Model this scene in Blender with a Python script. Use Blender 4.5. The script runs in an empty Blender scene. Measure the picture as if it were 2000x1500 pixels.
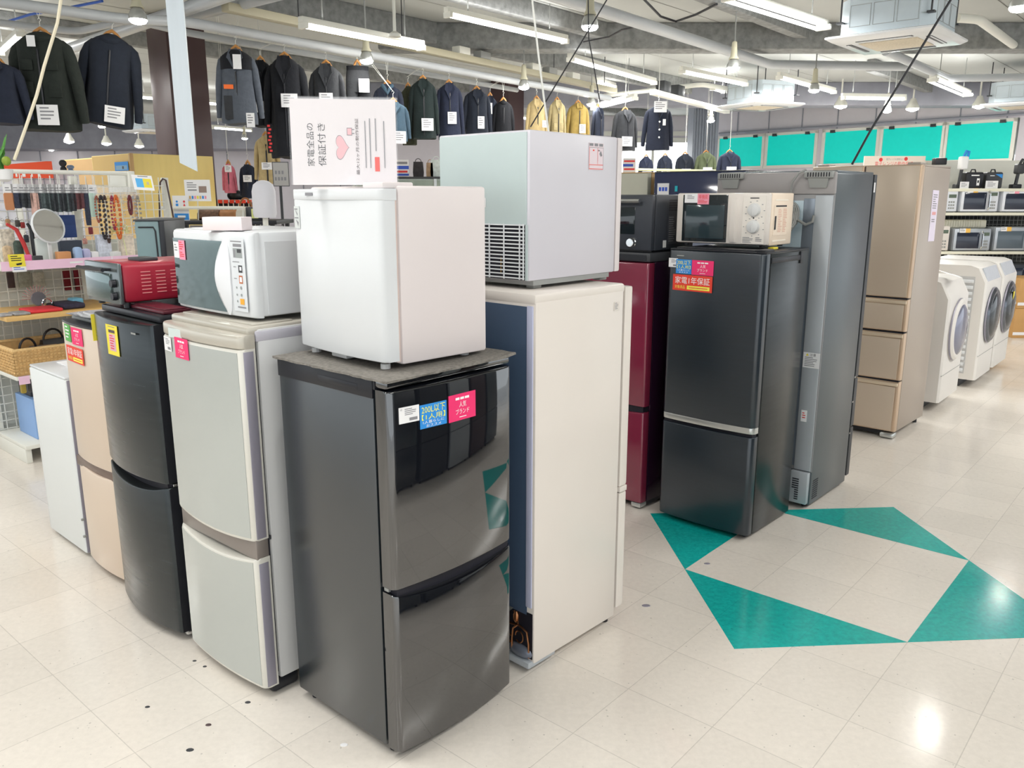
import bpy, bmesh, math, random
from mathutils import Vector, Matrix
random.seed(7)
PI = math.pi
scene = bpy.context.scene
# ------------------------------------------------------------------ camera, world, exposure
F_PX, PITCH, CAM_H = 1598.5, 0.2254, 1.59
cam_d = bpy.data.cameras.new('camera'); cam = bpy.data.objects.new('camera', cam_d)
scene.collection.objects.link(cam); scene.camera = cam
cam_d.sensor_fit = 'HORIZONTAL'; cam_d.sensor_width = 36.0; cam_d.lens = 36.0*F_PX/2000.0
cam_d.clip_start = .05; cam_d.clip_end = 200
cam.location = (0, 0, CAM_H); cam.rotation_euler = (PI/2-PITCH, 0, 0)
w_ = bpy.data.worlds.new('world'); scene.world = w_; w_.use_nodes = True
w_.node_tree.nodes['Background'].inputs[0].default_value = (.90, .96, 1.0, 1)
w_.node_tree.nodes['Background'].inputs[1].default_value = 1.0
vs = scene.view_settings
vs.view_transform = 'Standard'; vs.look = 'None'; vs.gamma = 1; vs.use_curve_mapping = False
vs.exposure = 0.72
scene.cycles.use_denoising = True
scene.cycles.max_bounces = 8; scene.cycles.diffuse_bounces = 4; scene.cycles.glossy_bounces = 4
scene.cycles.transparent_max_bounces = 12; scene.cycles.transmission_bounces = 6
scene.cycles.sample_clamp_indirect = 15.0
scene.cycles.caustics_reflective = False; scene.cycles.caustics_refractive = False

CP, SP = math.cos(PITCH), math.sin(PITCH)
def ray(u, v):
    x = (u-1000)/F_PX; y = (750-v)/F_PX
    return Vector((x, CP+y*SP, -SP+y*CP))
EYE = Vector((0, 0, CAM_H))
def at_z(u, v, z):
    d = ray(u, v); return EYE+d*((z-CAM_H)/d.z)
def at_y(u, v, y):
    d = ray(u, v); return EYE+d*(y/d.y)
def at_plane(u, v, px, py, ang):
    d = ray(u, v); nx, ny = -math.sin(ang), math.cos(ang)
    return EYE+d*((nx*px+ny*py)/(nx*d.x+ny*d.y))
GRID = math.radians(48.5)

def light_area(loc, sx, sy, power, rotz=0, color=(1, .985, .95)):
    l = bpy.data.lights.new('tube_glow', 'AREA'); l.shape = 'RECTANGLE'; l.size = sx; l.size_y = sy
    l.energy = power; l.color = color
    o = bpy.data.objects.new('tube_glow', l); scene.collection.objects.link(o)
    o.location = loc; o.rotation_euler = (0, 0, rotz)
    return o

# ------------------------------------------------------------------ materials
MATS = {}
def mat(name, col, rough=.5, metal=0., ior=1.45, noise=0., nscale=8., bump=0., bscale=60., emit=0., ecol=None, alpha=1., coat=0., trans=0., stretch=None, rvar=0.):
    if name in MATS: return MATS[name]
    m = bpy.data.materials.new(name); m.use_nodes = True
    nt = m.node_tree; b = nt.nodes['Principled BSDF']; L = nt.links
    c = (col[0], col[1], col[2], 1)
    b.inputs['Base Color'].default_value = c
    b.inputs['Roughness'].default_value = rough; b.inputs['Metallic'].default_value = metal
    b.inputs['IOR'].default_value = ior; b.inputs['Coat Weight'].default_value = coat
    b.inputs['Alpha'].default_value = alpha; b.inputs['Transmission Weight'].default_value = trans
    tc = nt.nodes.new('ShaderNodeTexCoord')
    src = tc.outputs['Object']
    if stretch:
        mp = nt.nodes.new('ShaderNodeMapping'); mp.inputs['Scale'].default_value = stretch
        L.new(src, mp.inputs[0]); src = mp.outputs[0]
    if noise > 0 or rvar > 0:
        n = nt.nodes.new('ShaderNodeTexNoise'); n.inputs['Scale'].default_value = nscale; n.inputs['Detail'].default_value = 5
        L.new(src, n.inputs['Vector'])
    if noise > 0:
        r = nt.nodes.new('ShaderNodeMapRange'); r.inputs[1].default_value = .3; r.inputs[2].default_value = .7
        r.inputs[3].default_value = 1-noise; r.inputs[4].default_value = 1+noise*.6
        L.new(n.outputs['Fac'], r.inputs[0])
        mx = nt.nodes.new('ShaderNodeVectorMath'); mx.operation = 'SCALE'; mx.inputs[0].default_value = col[:3]
        L.new(r.outputs[0], mx.inputs['Scale']); L.new(mx.outputs[0], b.inputs['Base Color'])
    if rvar > 0:
        r2 = nt.nodes.new('ShaderNodeMapRange'); r2.inputs[1].default_value = .3; r2.inputs[2].default_value = .7
        r2.inputs[3].default_value = max(.02, rough-rvar); r2.inputs[4].default_value = rough+rvar
        L.new(n.outputs['Fac'], r2.inputs[0]); L.new(r2.outputs[0], b.inputs['Roughness'])
    if bump > 0:
        n2 = nt.nodes.new('ShaderNodeTexNoise'); n2.inputs['Scale'].default_value = bscale; n2.inputs['Detail'].default_value = 3
        L.new(src, n2.inputs['Vector'])
        bp = nt.nodes.new('ShaderNodeBump'); bp.inputs['Strength'].default_value = bump; bp.inputs['Distance'].default_value = .01
        L.new(n2.outputs['Fac'], bp.inputs['Height']); L.new(bp.outputs[0], b.inputs['Normal'])
    if emit > 0:
        b.inputs['Emission Color'].default_value = (*(ecol or col)[:3], 1); b.inputs['Emission Strength'].default_value = emit
    MATS[name] = m
    return m
def sr(r, g, b):
    f = lambda v: ((v/255+.055)/1.055)**2.4 if v > 10 else v/255/12.92
    return (f(r), f(g), f(b))

M_white = mat('white_enamel', sr(218, 221, 224), .22, noise=.02, nscale=3)
M_warmwhite = mat('warm_white_steel', sr(222, 214, 214), .32, noise=.02, nscale=3, bump=.02, bscale=300)
M_cream = mat('cream_steel', sr(226, 219, 212), .32, noise=.02, nscale=3)
M_plas = mat('white_plastic', sr(216, 217, 217), .4)
M_greypl = mat('grey_plastic', sr(150, 152, 150), .45)
M_dgrey = mat('dark_grey_plastic', sr(60, 62, 66), .45)
M_black = mat('black_plastic', (.012, .013, .018), .35)
M_void = mat('dark_recess', (.01, .01, .018), .6)
M_glossblack = mat('piano_black_panel', (.006, .007, .010), .035, ior=2.25, rvar=.01, nscale=4)
M_blackside = mat('satin_black_steel', (.014, .020, .025), .27, ior=1.95, bump=.02, bscale=400, noise=.1, nscale=2)
M_silverdoor = mat('silver_glass_door', sr(186, 191, 188), .10, metal=.25, ior=1.8, noise=.03, nscale=1.5)
M_silverframe = mat('pearl_trim', sr(192, 187, 176), .22, metal=.2)
M_lavside = mat('lavender_grey_trim', sr(150, 147, 160), .35, metal=.2)
M_ltside = mat('light_grey_steel', sr(200, 201, 202), .4, noise=.02, nscale=2)
M_taupe = mat('taupe_recess', sr(138, 130, 125), .3, metal=.2)
M_steelblack = mat('black_stainless', (.05, .058, .062), .24, metal=.75, stretch=(1, 1, 14), noise=.12, nscale=5, rvar=.04)
M_champ = mat('champagne_door', sr(214, 196, 178), .28, metal=.1, noise=.02, nscale=2)
M_champ2 = mat('champagne_glass', sr(202, 186, 168), .3, metal=.08)
M_champside = mat('champagne_side', sr(176, 165, 155), .35, metal=.25)
M_champtrim = mat('champagne_trim', sr(200, 175, 150), .3, metal=.3)
M_burg = mat('burgundy_door', (.20, .020, .050), .12, ior=1.8, noise=.1, nscale=3)
M_burgside = mat('burgundy_side', (.022, .006, .02), .2, ior=1.7)
M_charcoal = mat('charcoal_hairline_door', (.016, .026, .038), .28, metal=.2, ior=1.8, stretch=(1, 1, 20), noise=.1, nscale=6)
M_charside = mat('charcoal_hairline_side', (.05, .055, .057), .22, metal=.7, stretch=(1, 1, 16), noise=.15, nscale=5)
M_silver = mat('silver_band', sr(205, 208, 206), .25, metal=.7)
M_chrome = mat('chrome', sr(220, 222, 224), .12, metal=1)
M_galv = mat('galvanised_panel', sr(176, 182, 188), .42, metal=.12, noise=.06, nscale=3)
M_gbrush = mat('grey_rear_cover', sr(150, 150, 152), .45)
M_teal_back = mat('pale_green_rear_panel', sr(186, 200, 200), .5, noise=.04, nscale=5)
M_bluegrey = mat('blue_grey_panel', sr(70, 88, 112), .28, metal=.0, noise=.06, nscale=2)
M_slate = mat('slate_side', sr(96, 103, 108), .3, metal=.35, noise=.06, nscale=3, bump=.02, bscale=200)
M_glass = mat('oven_window_glass', (.012, .018, .022), .04, ior=1.7)
M_mirrorglass = mat('reflective_oven_window', (.17, .22, .22), .05, metal=.85)
M_red = mat('red_enamel', (.36, .018, .04), .28, noise=.04)
M_redtray = mat('dark_red_tray', (.11, .018, .03), .3, noise=.2, nscale=30)
M_copper = mat('copper_pipe', (.55, .25, .12), .3, metal=1)
M_paper = mat('white_paper', sr(236, 236, 238), .6)
M_pink = mat('pink_label_paper', (.86, .035, .17), .5)
M_pinkpale = mat('pale_pink_label', (.85, .32, .42), .5)
M_blue = mat('blue_label_paper', (.03, .27, .72), .5)
M_orange = mat('red_orange_label', (.82, .06, .035), .5)
M_yel = mat('yellow_label', (.85, .72, .06), .5)
M_green = mat('green_label', (.10, .42, .08), .5)
M_ink = mat('black_ink', (.02, .02, .025), .6)
M_greyink = mat('grey_ink', (.25, .25, .27), .6)
M_wtext = mat('white_ink', (.9, .9, .9), .6)
M_ytext = mat('yellow_ink', (.9, .85, .1), .6)
M_redtext = mat('red_ink', (.75, .05, .05), .6)
M_bluetext = mat('blue_ink', (.05, .12, .6), .6)
M_wood = mat('light_wood', sr(214, 176, 112), .5, noise=.08, nscale=6, stretch=(1, 1, .12))
M_wooddk = mat('hanger_wood', sr(196, 140, 80), .45, noise=.1, nscale=20)
M_yelwood = mat('yellow_veneer', sr(230, 206, 130), .45, noise=.05, nscale=5, stretch=(3, 3, .3))
M_tan = mat('tan_and_shaded_veneer', sr(196, 160, 110), .5, noise=.05, nscale=5)  # also stands in for shade on the side of the second partition
M_brown = mat('dark_brown_laminate', sr(74, 56, 58), .4, noise=.03, nscale=2)
M_conc = mat('rough_grey_concrete', sr(140, 142, 142), .9, noise=.28, nscale=14, bump=.5, bscale=40)
M_pipe = mat('grey_painted_pipe', sr(186, 190, 194), .35, noise=.03)
M_metalw = mat('white_painted_metal', sr(228, 228, 220), .4)
M_duct = mat('beige_lighting_duct', sr(190, 184, 160), .5)
M_wire = mat('white_wire', sr(226, 226, 220), .4)
M_cable = mat('dark_cable', (.02, .02, .025), .5)
M_tube = mat('lit_fluorescent_tube', (1, 1, 1), .5, emit=7.0, ecol=(1, .99, .96))
M_bulb = mat('lit_reflector_bulb', (1, 1, .97), .5, emit=70.0, ecol=(1, .97, .88))
M_socket = mat('lamp_socket', sr(196, 192, 168), .45)
M_mat = mat('dusty_felt_mat', sr(128, 124, 118), .95, noise=.25, nscale=90, bump=.4, bscale=300)
M_wicker = mat('wicker', sr(206, 168, 112), .7, noise=.15, nscale=40)
M_tealcloth = mat('backlit_teal_board', (0.0, .42, .36), .6, noise=.05, nscale=10, emit=.35, ecol=(0, .55, .46))  # weak emission stands in for light coming through from behind
M_plate = mat('clear_acrylic', (.95, .96, 1), .04, alpha=.16)
M_film = mat('clear_film', (.93, .95, 1), .05, alpha=.07, bump=.35, bscale=4)

# ------------------------------------------------------------------ mesh builder
class MB:
    def __init__(s): s.v = []; s.f = []; s.m = []
    def add(s, vs_, fs, mi=0, M=None):
        o = len(s.v)
        for p in vs_:
            p = Vector(p); s.v.append(M @ p if M else p)
        for f in fs: s.f.append([i+o for i in f]); s.m.append(mi)
        return s
    def frombm(s, bm, mi=0, M=None):
        bm.verts.index_update()
        s.add([v.co.copy() for v in bm.verts], [[v.index for v in f.verts] for f in bm.faces], mi, M); bm.free(); return s
    def box(s, a, b, bev=0., seg=2, mi=0, M=None):
        x0, x1 = sorted((a[0], b[0])); y0, y1 = sorted((a[1], b[1])); z0, z1 = sorted((a[2], b[2]))
        vs_ = [(x0, y0, z0), (x1, y0, z0), (x1, y1, z0), (x0, y1, z0), (x0, y0, z1), (x1, y0, z1), (x1, y1, z1), (x0, y1, z1)]
        fs = [(0, 3, 2, 1), (4, 5, 6, 7), (0, 1, 5, 4), (1, 2, 6, 5), (2, 3, 7, 6), (3, 0, 4, 7)]
        if bev <= 0: return s.add(vs_, fs, mi, M)
        bm = bmesh.new(); V = [bm.verts.new(p) for p in vs_]
        for f in fs: bm.faces.new([V[i] for i in f])
        bev = min(bev, .49*min(x1-x0, y1-y0, z1-z0))
        bmesh.ops.bevel(bm, geom=bm.edges[:], offset=bev, segments=seg, profile=.5, affect='EDGES')
        return s.frombm(bm, mi, M)
    def loft(s, rings, mi=0, cap=True, M=None):
        n = len(rings[0]); vs_ = [p for r in rings for p in r]; fs = []
        for i in range(len(rings)-1):
            for j in range(n):
                k = (j+1) % n
                fs.append((i*n+j, i*n+k, (i+1)*n+k, (i+1)*n+j))
        if cap: fs.append(tuple(range(n))[::-1]); fs.append(tuple((len(rings)-1)*n+j for j in range(n)))
        return s.add(vs_, fs, mi, M)
    def tube(s, pts, r, n=8, mi=0, M=None, closed=False):
        pts = [Vector(p) for p in pts]; rings = []
        up = Vector((0, 0, 1)); N = len(pts)
        last = None
        for i, p in enumerate(pts):
            if closed: t = pts[(i+1) % N]-pts[i-1]
            else: t = pts[min(i+1, N-1)]-pts[max(i-1, 0)]
            t.normalize()
            if last is None:
                a = t.cross(up)
                if a.length < 1e-3: a = t.cross(Vector((1, 0, 0)))
            else: a = last-t*last.dot(t)
            a.normalize(); last = a; b = t.cross(a)
            rr = r[i] if isinstance(r, (list, tuple)) else r
            rings.append([p+a*(rr*math.cos(2*PI*j/n))+b*(rr*math.sin(2*PI*j/n)) for j in range(n)])
        if closed:
            rings.append(rings[0]); return s.loft(rings, mi, False, M)
        return s.loft(rings, mi, True, M)
    def lathe(s, prof, c=(0, 0, 0), n=20, mi=0, axis='z', M=None):
        rings = []
        for r, h in prof:
            ring = []
            for j in range(n):
                a = 2*PI*j/n; x, y = r*math.cos(a), r*math.sin(a)
                if axis == 'z': q = (c[0]+x, c[1]+y, c[2]+h)
                elif axis == 'y': q = (c[0]+x, c[1]+h, c[2]+y)
                else: q = (c[0]+h, c[1]+x, c[2]+y)
                ring.append(Vector(q))
            rings.append(ring)
        return s.loft(rings, mi, True, M)
    def ell(s, c, rx, ry, rz, n=10, mi=0, M=None):
        rings = []
        for i in range(1, n):
            a = PI*i/n
            rings.append([Vector((c[0]+rx*math.sin(a)*math.cos(2*PI*j/n), c[1]+ry*math.sin(a)*math.sin(2*PI*j/n), c[2]-rz*math.cos(a))) for j in range(n)])
        return s.loft(rings, mi, True, M)
    def build(s, name, mats, parent=None, loc=None, rotz=None, smooth=35):
        me = bpy.data.meshes.new(name); me.from_pydata([tuple(p) for p in s.v], [], s.f)
        if not isinstance(mats, (list, tuple)): mats = [mats]
        for m in mats: me.materials.append(m)
        if len(mats) > 1: me.polygons.foreach_set('material_index', s.m)
        me.validate()
        if smooth:
            me.shade_smooth(); me.set_sharp_from_angle(angle=math.radians(smooth))
        o = bpy.data.objects.new(name, me); scene.collection.objects.link(o)
        if parent: o.parent = parent
        if loc is not None: o.location = loc
        if rotz is not None: o.rotation_euler = (0, 0, rotz)
        return o
def tag(o, label, cat, group=None, kind=None):
    if label: o['label'] = label
    if cat: o['category'] = cat
    if group: o['group'] = group
    if kind: o['kind'] = kind
    return o
def empty(name, label, cat, loc, rotz=0, group=None):
    o = bpy.data.objects.new(name, None); scene.collection.objects.link(o); o.empty_display_size = .05
    o.location = loc; o.rotation_euler = (0, 0, rotz); tag(o, label, cat, group); return o
def struct(o): o['kind'] = 'structure'; return o
def copy_thing(root, loc, rotz, label=None, group=None):
    r = root.copy(); scene.collection.objects.link(r); r.location = loc; r.rotation_euler = (0, 0, rotz)
    if label: r['label'] = label
    if group: r['group'] = group
    for ch in list(root.children):
        cc = ch.copy(); scene.collection.objects.link(cc); cc.parent = r
        for g in ch.children:
            d = g.copy(); scene.collection.objects.link(d); d.parent = cc
    return r

TXT = {}
def textgeo(body):
    if body in TXT: return TXT[body]
    cu = bpy.data.curves.new('t', 'FONT'); cu.body = body; cu.resolution_u = 2; cu.size = 1
    o = bpy.data.objects.new('t', cu); scene.collection.objects.link(o)
    dg = bpy.context.evaluated_depsgraph_get()
    me = bpy.data.meshes.new_from_object(o.evaluated_get(dg), depsgraph=dg)
    vs_ = [v.co.copy() for v in me.vertices]; fs = [list(p.vertices) for p in me.polygons]
    bpy.data.objects.remove(o); bpy.data.curves.remove(cu); bpy.data.meshes.remove(me)
    if vs_:
        x0 = min(v.x for v in vs_); x1 = max(v.x for v in vs_); y0 = min(v.y for v in vs_); y1 = max(v.y for v in vs_)
        vs_ = [((v.x-x0)/max(x1-x0, 1e-6), (v.y-y0)/max(y1-y0, 1e-6)) for v in vs_]
    TXT[body] = (vs_, fs); return TXT[body]
def card(parent, name, O, U, V, w, h, base, items=(), t=.0012, label=None):
    """thin printed card: O top-left corner, U right, V down."""
    O, U, V = Vector(O), Vector(U).normalized(), Vector(V).normalized(); n = V.cross(U)
    mb = MB(); mats = [base]
    def P(x, y, k): return O+U*x+V*y+n*k
    mb.add([P(0, 0, 0), P(w, 0, 0), P(w, h, 0), P(0, h, 0), P(0, 0, t), P(w, 0, t), P(w, h, t), P(0, h, t)],
           [(0, 1, 2, 3), (7, 6, 5, 4), (0, 4, 5, 1), (1, 5, 6, 2), (2, 6, 7, 3), (3, 7, 4, 0)])
    for k, it in enumerate(items):
        m = it[-1]
        if m not in mats: mats.append(m)
        mi = mats.index(m); e = t+.0003+.00006*k
        if it[0] == 'r':
            _, x, y, a, b = it[:5]; mb.add([P(x*w, y*h, e), P(x*w, (y+b)*h, e), P((x+a)*w, (y+b)*h, e), P((x+a)*w, y*h, e)], [(0, 1, 2, 3)], mi)
        elif it[0] == 'd':
            _, x, y, r = it[:4]; mb.add([P(x*w+r*w*math.cos(a*PI/12), y*h-r*w*math.sin(a*PI/12), e) for a in range(24)], [tuple(range(24))], mi)
        elif it[0] == 'p':
            mb.add([P(x*w, y*h, e) for x, y in it[1]], [tuple(range(len(it[1])))], mi)
        elif it[0] in ('t', 'tr'):
            _, s_, x, y, a, b = it[:6]; vs_, fs = textgeo(s_)
            if it[0] == 't': pts = [P((x+vx*a)*w, (y+(1-vy)*b)*h, e) for vx, vy in vs_]
            else: pts = [P((x+(1-vy)*a)*w, (y+(1-vx)*b)*h, e) for vx, vy in vs_]   # reading upwards
            mb.add(pts, fs, mi)
    o = mb.build(name, mats, parent, smooth=0)
    if label: o['label'] = label
    return o
def lines(n, x, y, w, h, m=None, seed=1):
    rnd = random.Random(seed); out = []
    for i in range(n):
        out.append(('r', x, y+h*i/n, w*rnd.uniform(.55, 1), h/n*.42, m or M_greyink))
    return out
FU, FV = (1, 0, 0), (0, 0, -1)
# printed shop labels
def lab_white(p, O, w=.06, h=.042, U=FU, V=FV): return card(p, 'price_label', O, U, V, w, h, M_paper, [('t', '@', .06, .08, .1, .12, M_greyink)]+lines(4, .28, .12, .6, .45)+[('r', .5, .7, .4, .18, M_greyink)])
def lab_blue(p, O, w=.088, h=.066, U=FU, V=FV):
    return card(p, 'capacity_label', O, U, V, w, h, M_blue, [('t', '200L以下', .06, .06, .88, .32, M_ytext), ('t', '【1人用】', .06, .41, .88, .24, M_ytext), ('t', '1人暮らしに', .1, .68, .8, .13, M_wtext), ('t', 'おススメ', .22, .84, .56, .12, M_wtext)], label='blue sticker with yellow capacity lettering')
def lab_pink(p, O, w=.105, h=.07, U=FU, V=FV):
    return card(p, 'brand_label', O, U, V, w, h, M_pink, [('r', .25, .13, .14, .09, M_wtext), ('r', .42, .13, .14, .09, M_wtext), ('r', .59, .13, .16, .09, M_wtext), ('t', '人気', .38, .29, .26, .22, M_wtext), ('t', 'ブランド', .25, .56, .5, .2, M_wtext), ('r', .38, .86, .26, .03, M_wtext)], label='bright pink popular brand sticker')
def lab_orange(p, O, w=.21, h=.07, U=FU, V=FV):
    return card(p, 'warranty_label', O, U, V, w, h, M_orange, [('t', '家電1年保証', .06, .12, .88, .44, M_wtext), ('t', '対象商品', .06, .66, .26, .22, M_ytext), ('r', .37, .66, .57, .24, M_ytext), ('r', .42, .76, .47, .05, M_redtext)], label='orange one year warranty sticker')

# ------------------------------------------------------------------ frames for the things turned to the tile grid
def frame_front_left(N, th, w, z=0):      # front is the side running from the near edge N to the left
    l = (-math.sin(th), math.cos(th)); return (N[0]+l[0]*w, N[1]+l[1]*w, z), th-PI/2
def frame_front_right(N, th, z=0): return (N[0], N[1], z), th
def frame_back_left(N, th, d, z=0):       # the rear is what runs from N to the left, front is at the far right end
    return (N[0]+math.cos(th)*d, N[1]+math.sin(th)*d, z), th+PI/2

def door_mesh(w, t, zb, zt, bulge=0., rc=.012, ch=.006, x0=0., n=18, rl=None):
    zbf = zb if callable(zb) else (lambda u: zb); ztf = zt if callable(zt) else (lambda u: zt)
    rl = rc if rl is None else rl
    xs = set()
    for i in range(n+1): xs.add(round(w*i/n, 5))
    for k in range(6): xs.add(round(rc*(1-math.cos(k*PI/10)), 5)); xs.add(round(w-rc*(1-math.cos(k*PI/10)), 5))
    xs = sorted(xs); rings = []
    for x in xs:
        u = 2*x/w-1; y = -bulge*(1-u*u); e = min(x, w-x)
        if e < rc: y += rc-math.sqrt(max(0, rc*rc-(rc-e)**2))
        b, tt = zbf(u), ztf(u)
        rings.append([Vector((x0+x, t, b)), Vector((x0+x, y+ch, b)), Vector((x0+x, y+ch*.3, b+ch*.3)), Vector((x0+x, y, b+ch)), Vector((x0+x, y, tt-ch)), Vector((x0+x, y+ch*.3, tt-ch*.3)), Vector((x0+x, y+ch, tt)), Vector((x0+x, t, tt))])
    mb = MB(); mb.loft(rings); return mb
def yfront(x, w, bulge): u = 2*x/w-1; return -bulge*(1-u*u)
def feet(p, w, d, h=.03, r=.016, inset=.04, m=None):
    for x in (inset, w-inset):
        for y in (inset+.03, d-inset):
            MB().lathe([(r, 0), (r, h+.004)], (x, y, 0), 12).build('foot', m or M_black, p)

# ================================================================== SETTING
STAR_C, STAR_A, TILE = (1.4016, 3.3521), .8547, .305
def floor_material(name, col, fleck, seam=.5):
    m = bpy.data.materials.new(name); m.use_nodes = True; nt = m.node_tree; N = nt.nodes; L = nt.links; b = N['Principled BSDF']
    tc = N.new('ShaderNodeTexCoord'); mp = N.new('ShaderNodeMapping')
    s = 1/TILE; ca, sa = math.cos(-STAR_A), math.sin(-STAR_A)
    mp.inputs['Scale'].default_value = (s, s, s); mp.inputs['Rotation'].default_value = (0, 0, -STAR_A)
    mp.inputs['Location'].default_value = (.5-(ca*STAR_C[0]-sa*STAR_C[1])*s, .5-(sa*STAR_C[0]+ca*STAR_C[1])*s, 0)
    L.new(tc.outputs['Object'], mp.inputs[0])
    sx = N.new('ShaderNodeSeparateXYZ'); L.new(mp.outputs[0], sx.inputs[0])
    def math_(op, a, b2=None):
        n = N.new('ShaderNodeMath'); n.operation = op
        if isinstance(a, (int, float)): n.inputs[0].default_value = a
        else: L.new(a, n.inputs[0])
        if b2 is not None:
            if isinstance(b2, (int, float)): n.inputs[1].default_value = b2
            else: L.new(b2, n.inputs[1])
        return n.outputs[0]
    def edge(o): return math_('ABSOLUTE', math_('SUBTRACT', math_('FRACT', o), .5))
    mx = math_('MAXIMUM', edge(sx.outputs[0]), edge(sx.outputs[1]))
    seamf = math_('GREATER_THAN', mx, .4955)
    fl = N.new('ShaderNodeVectorMath'); fl.operation = 'FLOOR'; L.new(mp.outputs[0], fl.inputs[0])
    wn = N.new('ShaderNodeTexWhiteNoise'); wn.noise_dimensions = '2D'; L.new(fl.outputs[0], wn.inputs['Vector'])
    n1 = N.new('ShaderNodeTexNoise'); n1.inputs['Scale'].default_value = 1.7; n1.inputs['Detail'].default_value = 6; L.new(tc.outputs['Object'], n1.inputs['Vector'])
    n2 = N.new('ShaderNodeTexNoise'); n2.inputs['Scale'].default_value = 46; n2.inputs['Detail'].default_value = 4; n2.inputs['Roughness'].default_value = .7; L.new(tc.outputs['Object'], n2.inputs['Vector'])
    n3 = N.new('ShaderNodeTexVoronoi'); n3.inputs['Scale'].default_value = 34; L.new(tc.outputs['Object'], n3.inputs['Vector'])
    val = math_('ADD', .93, math_('MULTIPLY', wn.outputs['Value'], .07))
    val = math_('ADD', val, math_('MULTIPLY', math_('SUBTRACT', n1.outputs['Fac'], .5), .12))
    val = math_('ADD', val, math_('MULTIPLY', math_('SUBTRACT', n2.outputs['Fac'], .5), fleck))
    spk = math_('LESS_THAN', math_('ADD', n3.outputs['Distance'], math_('MULTIPLY', n3.outputs['Color'], .16)), .135)
    val = math_('SUBTRACT', val, math_('MULTIPLY', spk, .30))
    val = math_('SUBTRACT', val, math_('MULTIPLY', seamf, seam))
    sc = N.new('ShaderNodeVectorMath'); sc.operation = 'SCALE'; sc.inputs[0].default_value = col; L.new(val, sc.inputs['Scale'])
    L.new(sc.outputs[0], b.inputs['Base Color'])
    rr = N.new('ShaderNodeMapRange'); rr.inputs[1].default_value = .3; rr.inputs[2].default_value = .7; rr.inputs[3].default_value = .10; rr.inputs[4].default_value = .24
    L.new(n1.outputs['Fac'], rr.inputs[0]); L.new(rr.outputs[0], b.inputs['Roughness'])
    nb = N.new('ShaderNodeTexNoise'); nb.inputs['Scale'].default_value = 9; nb.inputs['Detail'].default_value = 3; L.new(tc.outputs['Object'], nb.inputs['Vector'])
    h = math_('SUBTRACT', math_('MULTIPLY', nb.outputs['Fac'], .6), math_('MULTIPLY', seamf, .3))
    bp = N.new('ShaderNodeBump'); bp.inputs['Strength'].default_value = .10; bp.inputs['Distance'].default_value = .01
    L.new(h, bp.inputs['Height']); L.new(bp.outputs[0], b.inputs['Normal'])
    b.inputs['IOR'].default_value = 1.5
    return m
M_floor = floor_material('cream_vinyl_tile', sr(228, 221, 212), .22, .22)
M_tealtile = floor_material('teal_vinyl_tile', sr(20, 172, 166), .9, .12)
struct(MB().box((-30, -8, -.1), (26, 42, 0)).build('floor', M_floor, smooth=0))
def star_pt(u, w): c_, s_ = math.cos(STAR_A), math.sin(STAR_A); return (STAR_C[0]+c_*u-s_*w, STAR_C[1]+s_*u+c_*w)
a_ = .4575
inner = [(-a_, a_), (-a_, -a_), (a_, -a_), (a_, a_)]; outer = [(-2*a_, 0), (0, -2*a_), (2*a_, 0), (0, 2*a_)]
tri = [(inner[0], outer[0], inner[1]), (inner[1], outer[1], inner[2]), (inner[2], outer[2], inner[3]), (inner[3], outer[3], inner[0])]
mb = MB()
for t3 in tri:
    P_ = [star_pt(*q) for q in t3]
    mb.loft([[Vector((x, y, 0.0)) for x, y in P_], [Vector((x, y, .0012)) for x, y in P_]])
struct(mb.build('trim_1', M_tealtile, smooth=0))
# ceiling with board seams
M_ceil = mat('painted_ceiling_board', sr(186, 189, 187), .8, noise=.05, nscale=1.2, bump=.1, bscale=10)
mb = MB(); mb.box((-30, -8, 3.6), (26, 42, 3.7))
c48 = (math.cos(GRID), math.sin(GRID)); n48 = (-math.sin(GRID), math.cos(GRID))
struct(mb.build('ceiling', M_ceil, smooth=0))
M_wallp = mat('lavender_white_panel', sr(212, 208, 216), .6, noise=.02)
M_soffit = mat('grey_blue_soffit', sr(150, 152, 164), .7, noise=.12, nscale=4)
# walls
def wall_seg(name, p, q, z0, z1, m, th=.15):
    p, q = Vector((*p, 0)), Vector((*q, 0)); d = q-p; L_ = d.length
    o = MB().box((0, 0, z0), (L_, th, z1)).build(name, m, smooth=0)
    o.location = p; o.rotation_euler = (0, 0, math.atan2(d.y, d.x)); return struct(o)
wall_seg('wall_left', (-24, 25), (-3.9, 25), 0, 3.6, M_wallp)
for i_ in range(11):
    MBx = MB().box((0, -.02, 0), (.03, 0, 3.4)); 
    if i_ == 0: seams = MB()
    seams.box((-15+i_*1.1, 24.97, .1), (-14.98+i_*1.1, 25, 2.9))
struct(seams.build('trim_2', M_soffit, smooth=0))
struct(MB().box((-24, 23.6, 2.88), (-2.6, 24.9, 3.6)).build('trim_3', M_soffit, smooth=0))
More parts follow.
